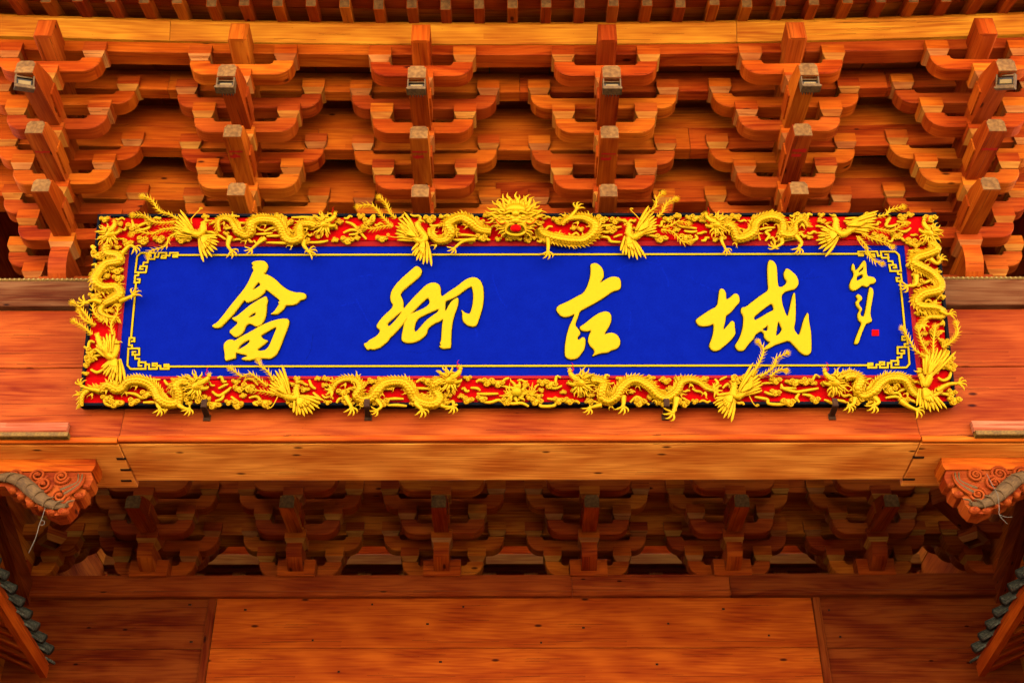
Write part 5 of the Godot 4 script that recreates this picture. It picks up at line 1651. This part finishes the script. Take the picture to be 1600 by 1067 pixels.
	var cl := [-233.9,108.6,-211.4,95.4,-202.1,96.2,-189.4,95.8,-208.7,106.7,-217.9,103.9,-146.9,108.6,-129.7,106.3,-119.4,95,-96,95.4,-84.5,106.7,-76.6,96.5,-88.7,101.6,-49.4,108.2,-20.3,96.9,-24.7,107.8,22.7,107.8,47.7,107.8,53.7,101.6,55.7,107,85.8,107.8,81,96.2,95.1,96.9,101.4,108.6,123.9,109.4,143.1,109.4,160.9,109.4,149.3,97.7,126.9,97.7,200.7,109.4,203.4,97.3,214.2,97.7,218.8,108.6,234.4,108.2,222.2,93.8,-219.9,93.8,-230.3,78.5,-224.9,77.7,-234.3,29.9,-234.9,25.5,-223.4,73.2,-236.5,86.9,223.9,69.4,221.6,79.3,235.4,34.7,236.2,24.8,237.1,20.4,230.3,40.2,-223.4,3.8,-217.9,0.9,-201.7,5.9,-208.6,1.6,-180,3.8,-172.3,3.1,-164.8,-0.2,-152,-0.2,-152.2,8.8,-147.4,9.5,-137.5,0.9,-122.2,0.6,-89.4,13.9,-84.5,1.3,-73,1.3,-49.3,13.1,-26.9,2.3,-19.7,3.1,-15.9,12.4,-10.7,11.7,-5.8,1.6,13.7,12.1,17.9,11,10.2,1.6,22.3,2,27.5,1.6,66.3,0.9,79.2,0.6,90.6,0.2,80.6,13.1,119.7,13.5,125.3,13.9,140.9,13.1,140.2,6.3,146.8,0.9,152,12.1,157.9,12.4,161.7,2,184.3,1.6,202.9,8.1,210.3,1.6,236,5.9,237.3,1.6,-95.1,6.7,-93.2,2]
	for i in range(0, cl.size(), 2):
		cloud(root, cl[i], cl[i + 1], 0.82 + 0.28 * fmod(i * 0.377, 1.0), 100 + i)
	for r in [[-183.6,100,-172.8,100.4,-164.6,96.2], [-160.1,106.3,-155.1,105.9,-150.3,105.9], [-148.1,99.3,-142.4,99.3,-138.4,100], [-143.2,100.8,-138.6,102.8,-133.1,102], [-141.6,98.1,-136.5,98.1,-132.2,98.5], [-128.1,109.4,-120.8,109.4,-113.6,109.4], [-141.7,94.2,-132.7,93.8,-121.9,93.8], [-119,94.2,-111.1,94.2,-106.8,95.4], [-97.2,106.7,-92.7,104.7,-89.7,100,-95.1,98.9], [-98.3,100,-94.1,101.6,-89.7,100.8,-85.2,96.2], [-83.5,108.6,-81.3,110.6,-81.9,106.7,-86.2,103.9], [-36.6,98.5,-30.1,98.5,-23.9,98.1], [-36.2,95.8,-31.8,95.4,-28.2,96.2], [-49.4,106.7,-48.2,103.9,-42.8,104.7,-39.2,103.9], [44,103.9,49.5,103.9,54.2,104.7], [46.9,100.8,51.2,100,54.1,102.4,59.2,103.5], [45.7,97.3,51.1,96.9,52.9,94.6,58.3,94.2], [52.1,107,57.8,107,61.5,107.8], [72.8,98.5,77.1,97.7,79.9,96.2], [89.3,106.3,91.8,103.9,96.4,103.1,101.8,102.4], [94.5,100.8,98.9,100,101.8,100.8], [92.2,95.4,97.2,94.6,101.6,96.2,100.6,98.5], [152.7,105.9,159.9,105.5,165.3,104.7], [137.2,101.6,141.6,102.4,146,102.8], [140.1,94.6,142.4,97.7,140.7,100,144.1,101.6], [150.2,94.6,155.6,95.8,159.2,95.4], [186.2,108.2,192.7,108.2,191.4,106.3,185.3,106.7], [209.2,106.7,211.6,108.6,209,103.9,212.6,103.5,215.6,104.7], [215.3,106.3,219.6,105.5,223.2,105.5], [213.8,101.6,219.1,100,222.9,102.4], [-218.6,108.2,-216.4,103.9,-210.1,106.3,-208.5,103.9,-211.9,102,-217,102.4], [-237.6,91.1,-239.9,92.3,-236.6,87.7], [-222.2,71.3,-220.9,72.8,-223.8,73.9], [-230.7,25.5,-232.6,27.3,-227.5,28.4], [-233.7,20,-230,18.2,-226.6,19.7,-224.7,17.5], [-225.3,5.6,-223.8,0.9,-219.5,-0.5,-214.5,0.9], [-212.9,6.7,-208,5.9,-203.6,3.8,-200.4,6.7], [-203.4,1.3,-198.9,1.3,-195.4,1.3], [-193,13.9,-190.3,11,-185.8,11], [-166.4,7.4,-162.7,4.9,-158.7,7.4,-156.1,9.9], [-164.3,2,-160.9,3.1,-160,5.6], [-155.8,4.5,-152.8,2,-151,0.9], [-149.4,13.1,-147.4,14.6,-144.2,13.9,-141.6,11], [-146,3.8,-141.9,4.5,-140,2,-143.4,0.9,-140.9,-0.5], [-134.7,0.2,-137.4,-1.9], [-113.8,13.9,-112.3,10.3,-110.1,8.8], [-111.4,6.7,-108.9,4.5,-107.1,3.1], [-98.3,0.9,-96.7,3.1,-93.2,3.1], [-93.4,7.4,-91,8.8,-86.4,6.7], [-80.2,8.5,-74.3,8.8,-68.4,8.5], [-72.4,2.7,-67.2,3.1,-62,3.1], [-70.6,-0.5,-65.4,-0.5,-60.2,-0.9], [-56.9,9.2,-51.7,8.8,-47.5,8.8], [-55.3,12.4,-52.5,13.9,-48.3,12.4,-46.2,13.1], [-25.6,9.2,-22.1,8.8,-20.4,7.7], [-22.5,12.4,-20.4,13.5,-15.2,11], [-22.1,5.9,-16.9,5.6,-10.6,5.9], [-19.6,1.6,-15.1,0.9,-9.9,2.3,-6.5,-0.5], [-8.9,10.3,-4.7,9.5], [-8.2,1.3,-3,0.2,2.2,0.6,6,-1.2], [9.2,9.5,11.6,11], [16.1,9.5,20.7,8.8,24.1,10.3], [12.6,0.9,12.6,-1.2,19.5,-0.9,21.3,1.6], [16.1,3.1,21.3,2.3,24.8,3.1], [54.4,11,61.4,11,68.4,10.6], [49.2,11,52.7,11.7], [61.1,0.9,64.7,3.8,68.1,2,71.5,-0.5], [77.1,13.1,80,13.9,82.7,11.7], [87.8,0.9,89.3,3.1,92.4,1.6], [107.8,13.9,109.1,11.7,107.6,9.5,111.2,10.3], [111.8,8.8,114.7,11,116,8.8], [143.1,8.8,146.5,8.5,151.8,8.8], [143.9,11,144.8,8.5,151.6,6.7,156.9,7.4,163.9,8.5], [134.3,6.7,137.7,5.2,142.9,5.2], [128.9,3.8,132.3,3.1,135.8,2.3,136.3,0.2,141.8,-0.5,146,0.2], [153.3,5.6,151.4,3.1,153,0.9], [155,5.2,158.5,4.5,160.8,3.8], [189.3,-0.5,192.9,0.9,196.3,0.2], [199.6,6.7,202.6,5.6,207.2,5.9,208.7,3.1], [200,3.1,205.3,3.8,209.3,2.3], [229.6,14.6,232.2,12.8,235.8,14.6,237.3,18.2], [228,5.6,232.5,5.2,235.8,3.8]]:
		ribbon(root, r, 0.78)

	# small scrolls that fill what is left of the red band
	var fr := RandomNumberGenerator.new()
	fr.seed = 77
	var spots := []
	for row in [1.2, 4.2, 7.6, 11.2, 13.8, 96.0, 98.8, 102.4, 106.0, 109.6]:
		var x := -224.0
		while x < 226.0:
			spots.append(Vector2(x + fr.randf_range(-1.5, 1.5), row + fr.randf_range(-1.0, 1.0)))
			x += 3.7
	for col in [-236.0, -233.0, -229.0, -225.0, -222.5, 222.5, 225.0, 229.0, 233.0, 236.0]:
		var y := 18.0
		while y < 94.0:
			spots.append(Vector2(col + fr.randf_range(-1.0, 1.0), y + fr.randf_range(-1.5, 1.5)))
			y += 3.7
	for p in spots:
		var clear := true
		for q in taken:
			if p.distance_squared_to(q) < 9.0:
				clear = false
				break
		if clear:
			if fr.randf() < 0.55:
				cloud(root, p.x, p.y, fr.randf_range(0.5, 0.72), int(fr.randi() % 1000))
			else:
				var a := fr.randf_range(-0.5, 0.5) + (PI if fr.randf() < 0.5 else 0.0)
				var d := Vector2(cos(a), sin(a)) * fr.randf_range(2.0, 3.4)
				var n := Vector2(-d.y, d.x) * fr.randf_range(-0.5, 0.5)
				ribbon(root, [p.x - d.x, p.y - d.y, p.x - d.x * 0.3 + n.x, p.y - d.y * 0.3 + n.y, p.x + d.x * 0.4 - n.x, p.y + d.y * 0.4 - n.y, p.x + d.x, p.y + d.y], fr.randf_range(0.55, 0.8))


# ---------------------------------------------------------------- everything together
func _ready() -> void:
	rng.seed = 20
	var cam := Camera3D.new()
	cam.name = "camera"
	add_child(cam)
	cam.position = Vector3(0, 0, CAMERA_Z)
	cam.rotation = Vector3(deg_to_rad(36.0), 0, 0)
	cam.rotate_object_local(Vector3(0, 0, 1), deg_to_rad(-0.10))
	cam.fov = 29.58
	cam.near = 0.05
	cam.far = 1000.0
	cam.current = true
	var env := Environment.new()
	env.background_mode = Environment.BG_SKY
	var sky := Sky.new()
	var sm := ProceduralSkyMaterial.new()
	sm.sky_top_color = Color(0.52, 0.57, 0.64)
	sm.sky_horizon_color = Color(0.97, 0.95, 0.90)
	sm.sky_curve = 0.15
	sm.ground_bottom_color = Color(0.5, 0.47, 0.42)
	sm.ground_horizon_color = Color(0.78, 0.80, 0.82)
	sky.sky_material = sm
	env.sky = sky
	env.background_energy_multiplier = 1.0
	env.tonemap_mode = Environment.TONE_MAPPER_LINEAR
	env.tonemap_exposure = 18.5
	env.sdfgi_enabled = true
	env.ssao_enabled = true
	env.ssil_enabled = true
	var we := WorldEnvironment.new()
	we.name = "world"
	we.environment = env
	add_child(we)
	var sun := DirectionalLight3D.new()
	sun.name = "sun"
	add_child(sun)
	sun.rotation = Vector3(deg_to_rad(-32), deg_to_rad(180 - 20), 0)
	sun.light_energy = 1.6
	sun.light_color = Color(1.0, 0.95, 0.86)
	sun.light_angular_distance = 0.5
	sun.shadow_enabled = true

	make_materials()
	var g := Mb.new()
	g.quad(Vector3(-300, GROUND_Y, 300), Vector3(300, GROUND_Y, 300), Vector3(300, GROUND_Y, -300), Vector3(-300, GROUND_Y, -300))
	var ground := obj("ground", g, M.ground)
	ground.set_meta("kind", "structure")
	ground.set_meta("label", "pale stone forecourt in front of the gate")
	var pv := Mb.new()  # dark ground out of view, added to cut light bounced up under the gate
	pv.quad(Vector3(-30, GROUND_Y + 0.006, 12), Vector3(30, GROUND_Y + 0.006, 12), Vector3(30, GROUND_Y + 0.006, -2.4), Vector3(-30, GROUND_Y + 0.006, -2.4))
	var bounce_dimmer := obj("added_dark_ground", pv, M.bounce_dimmer)
	bounce_dimmer.set_meta("kind", "structure")
	bounce_dimmer.set_meta("label", "unseen dark ground added before the gate to cut bounce light")
	build_roof()
	build_ties()
	build_facade()
	build_inner_wall()
	build_back()
	var xs := [-2.725, -1.59, -0.528, 0.558, 1.66, 2.772]
	var where := ["leftmost bracket cluster of the upper row, beyond the left end of the name board", "bracket cluster above the first character, second from the left in the upper row", "bracket cluster above the second character, left of the central dragon face", "bracket cluster above the third character, right of the central dragon face", "bracket cluster above the fourth character, second from the right in the upper row", "rightmost bracket cluster of the upper row, beyond the right end of the name board"]
	for i in 6:
		bracket_cluster("bracket_cluster", where[i], "bracket clusters under the eave", xs[i], 5.076, 0.065, -1, 3, 0, false, rise(xs[i]))
	var lamps := ["leftmost lamp under an upper bracket tip, twisted on its mount", "lamp under the bracket tip above the first character", "lamp under the bracket tip above the second character", "lamp under the bracket tip above the third character", "lamp under the bracket tip above the fourth character", "rightmost lamp under an upper bracket tip, hanging askew"]
	for i in 6:
		var t := Vector3(0.15, 0, 0)
		if i == 0:
			t = Vector3(0.35, 0.5, 0.22)
		elif i == 5:
			t = Vector3(0.5, -0.7, -0.45)
		floodlight(Vector3(xs[i], 5.403 + rise(xs[i]), 1.075), t, lamps[i])
	var xi := [-2.62, -1.557, -0.508, 0.55, 1.586, 2.62]
	var inside := ["leftmost bracket cluster of the inner row, in the dark beside the left carved bracket", "inner bracket cluster, second from the left under the lintel", "inner bracket cluster left of the middle under the lintel", "inner bracket cluster right of the middle under the lintel", "inner bracket cluster, second from the right under the lintel", "rightmost bracket cluster of the inner row, in the dark beside the right carved bracket"]
	for i in 6:
		bracket_cluster("inner_bracket_cluster", inside[i], "bracket clusters of the inner row", xi[i], 4.143, -2.55, 0, 2, 1, true, 0.0)
	bracket_cluster("inner_bracket_cluster", "half hidden bracket cluster in the black left corner behind the rail", "bracket clusters of the inner row", -3.64, 4.143, -2.55, 0, 1, 0, true, 0.0)
	bracket_cluster("inner_bracket_cluster", "half hidden bracket cluster in the black right corner behind the rail", "bracket clusters of the inner row", 3.64, 4.143, -2.55, 0, 1, 0, true, 0.0)
	for sx in [-1.0, 1.0]:
		carved_bracket(sx)
		side_eave(sx)
	build_name_board()
	var hooks := [[-1.665, "iron hook under the left end of the name board"], [-0.785, "iron hook under the name board, below the second character"], [0.835, "iron hook under the name board, between third and fourth characters"], [1.745, "iron hook under the right end of the name board"]]
	for h in hooks:
		iron_hook(h[0], h[1])
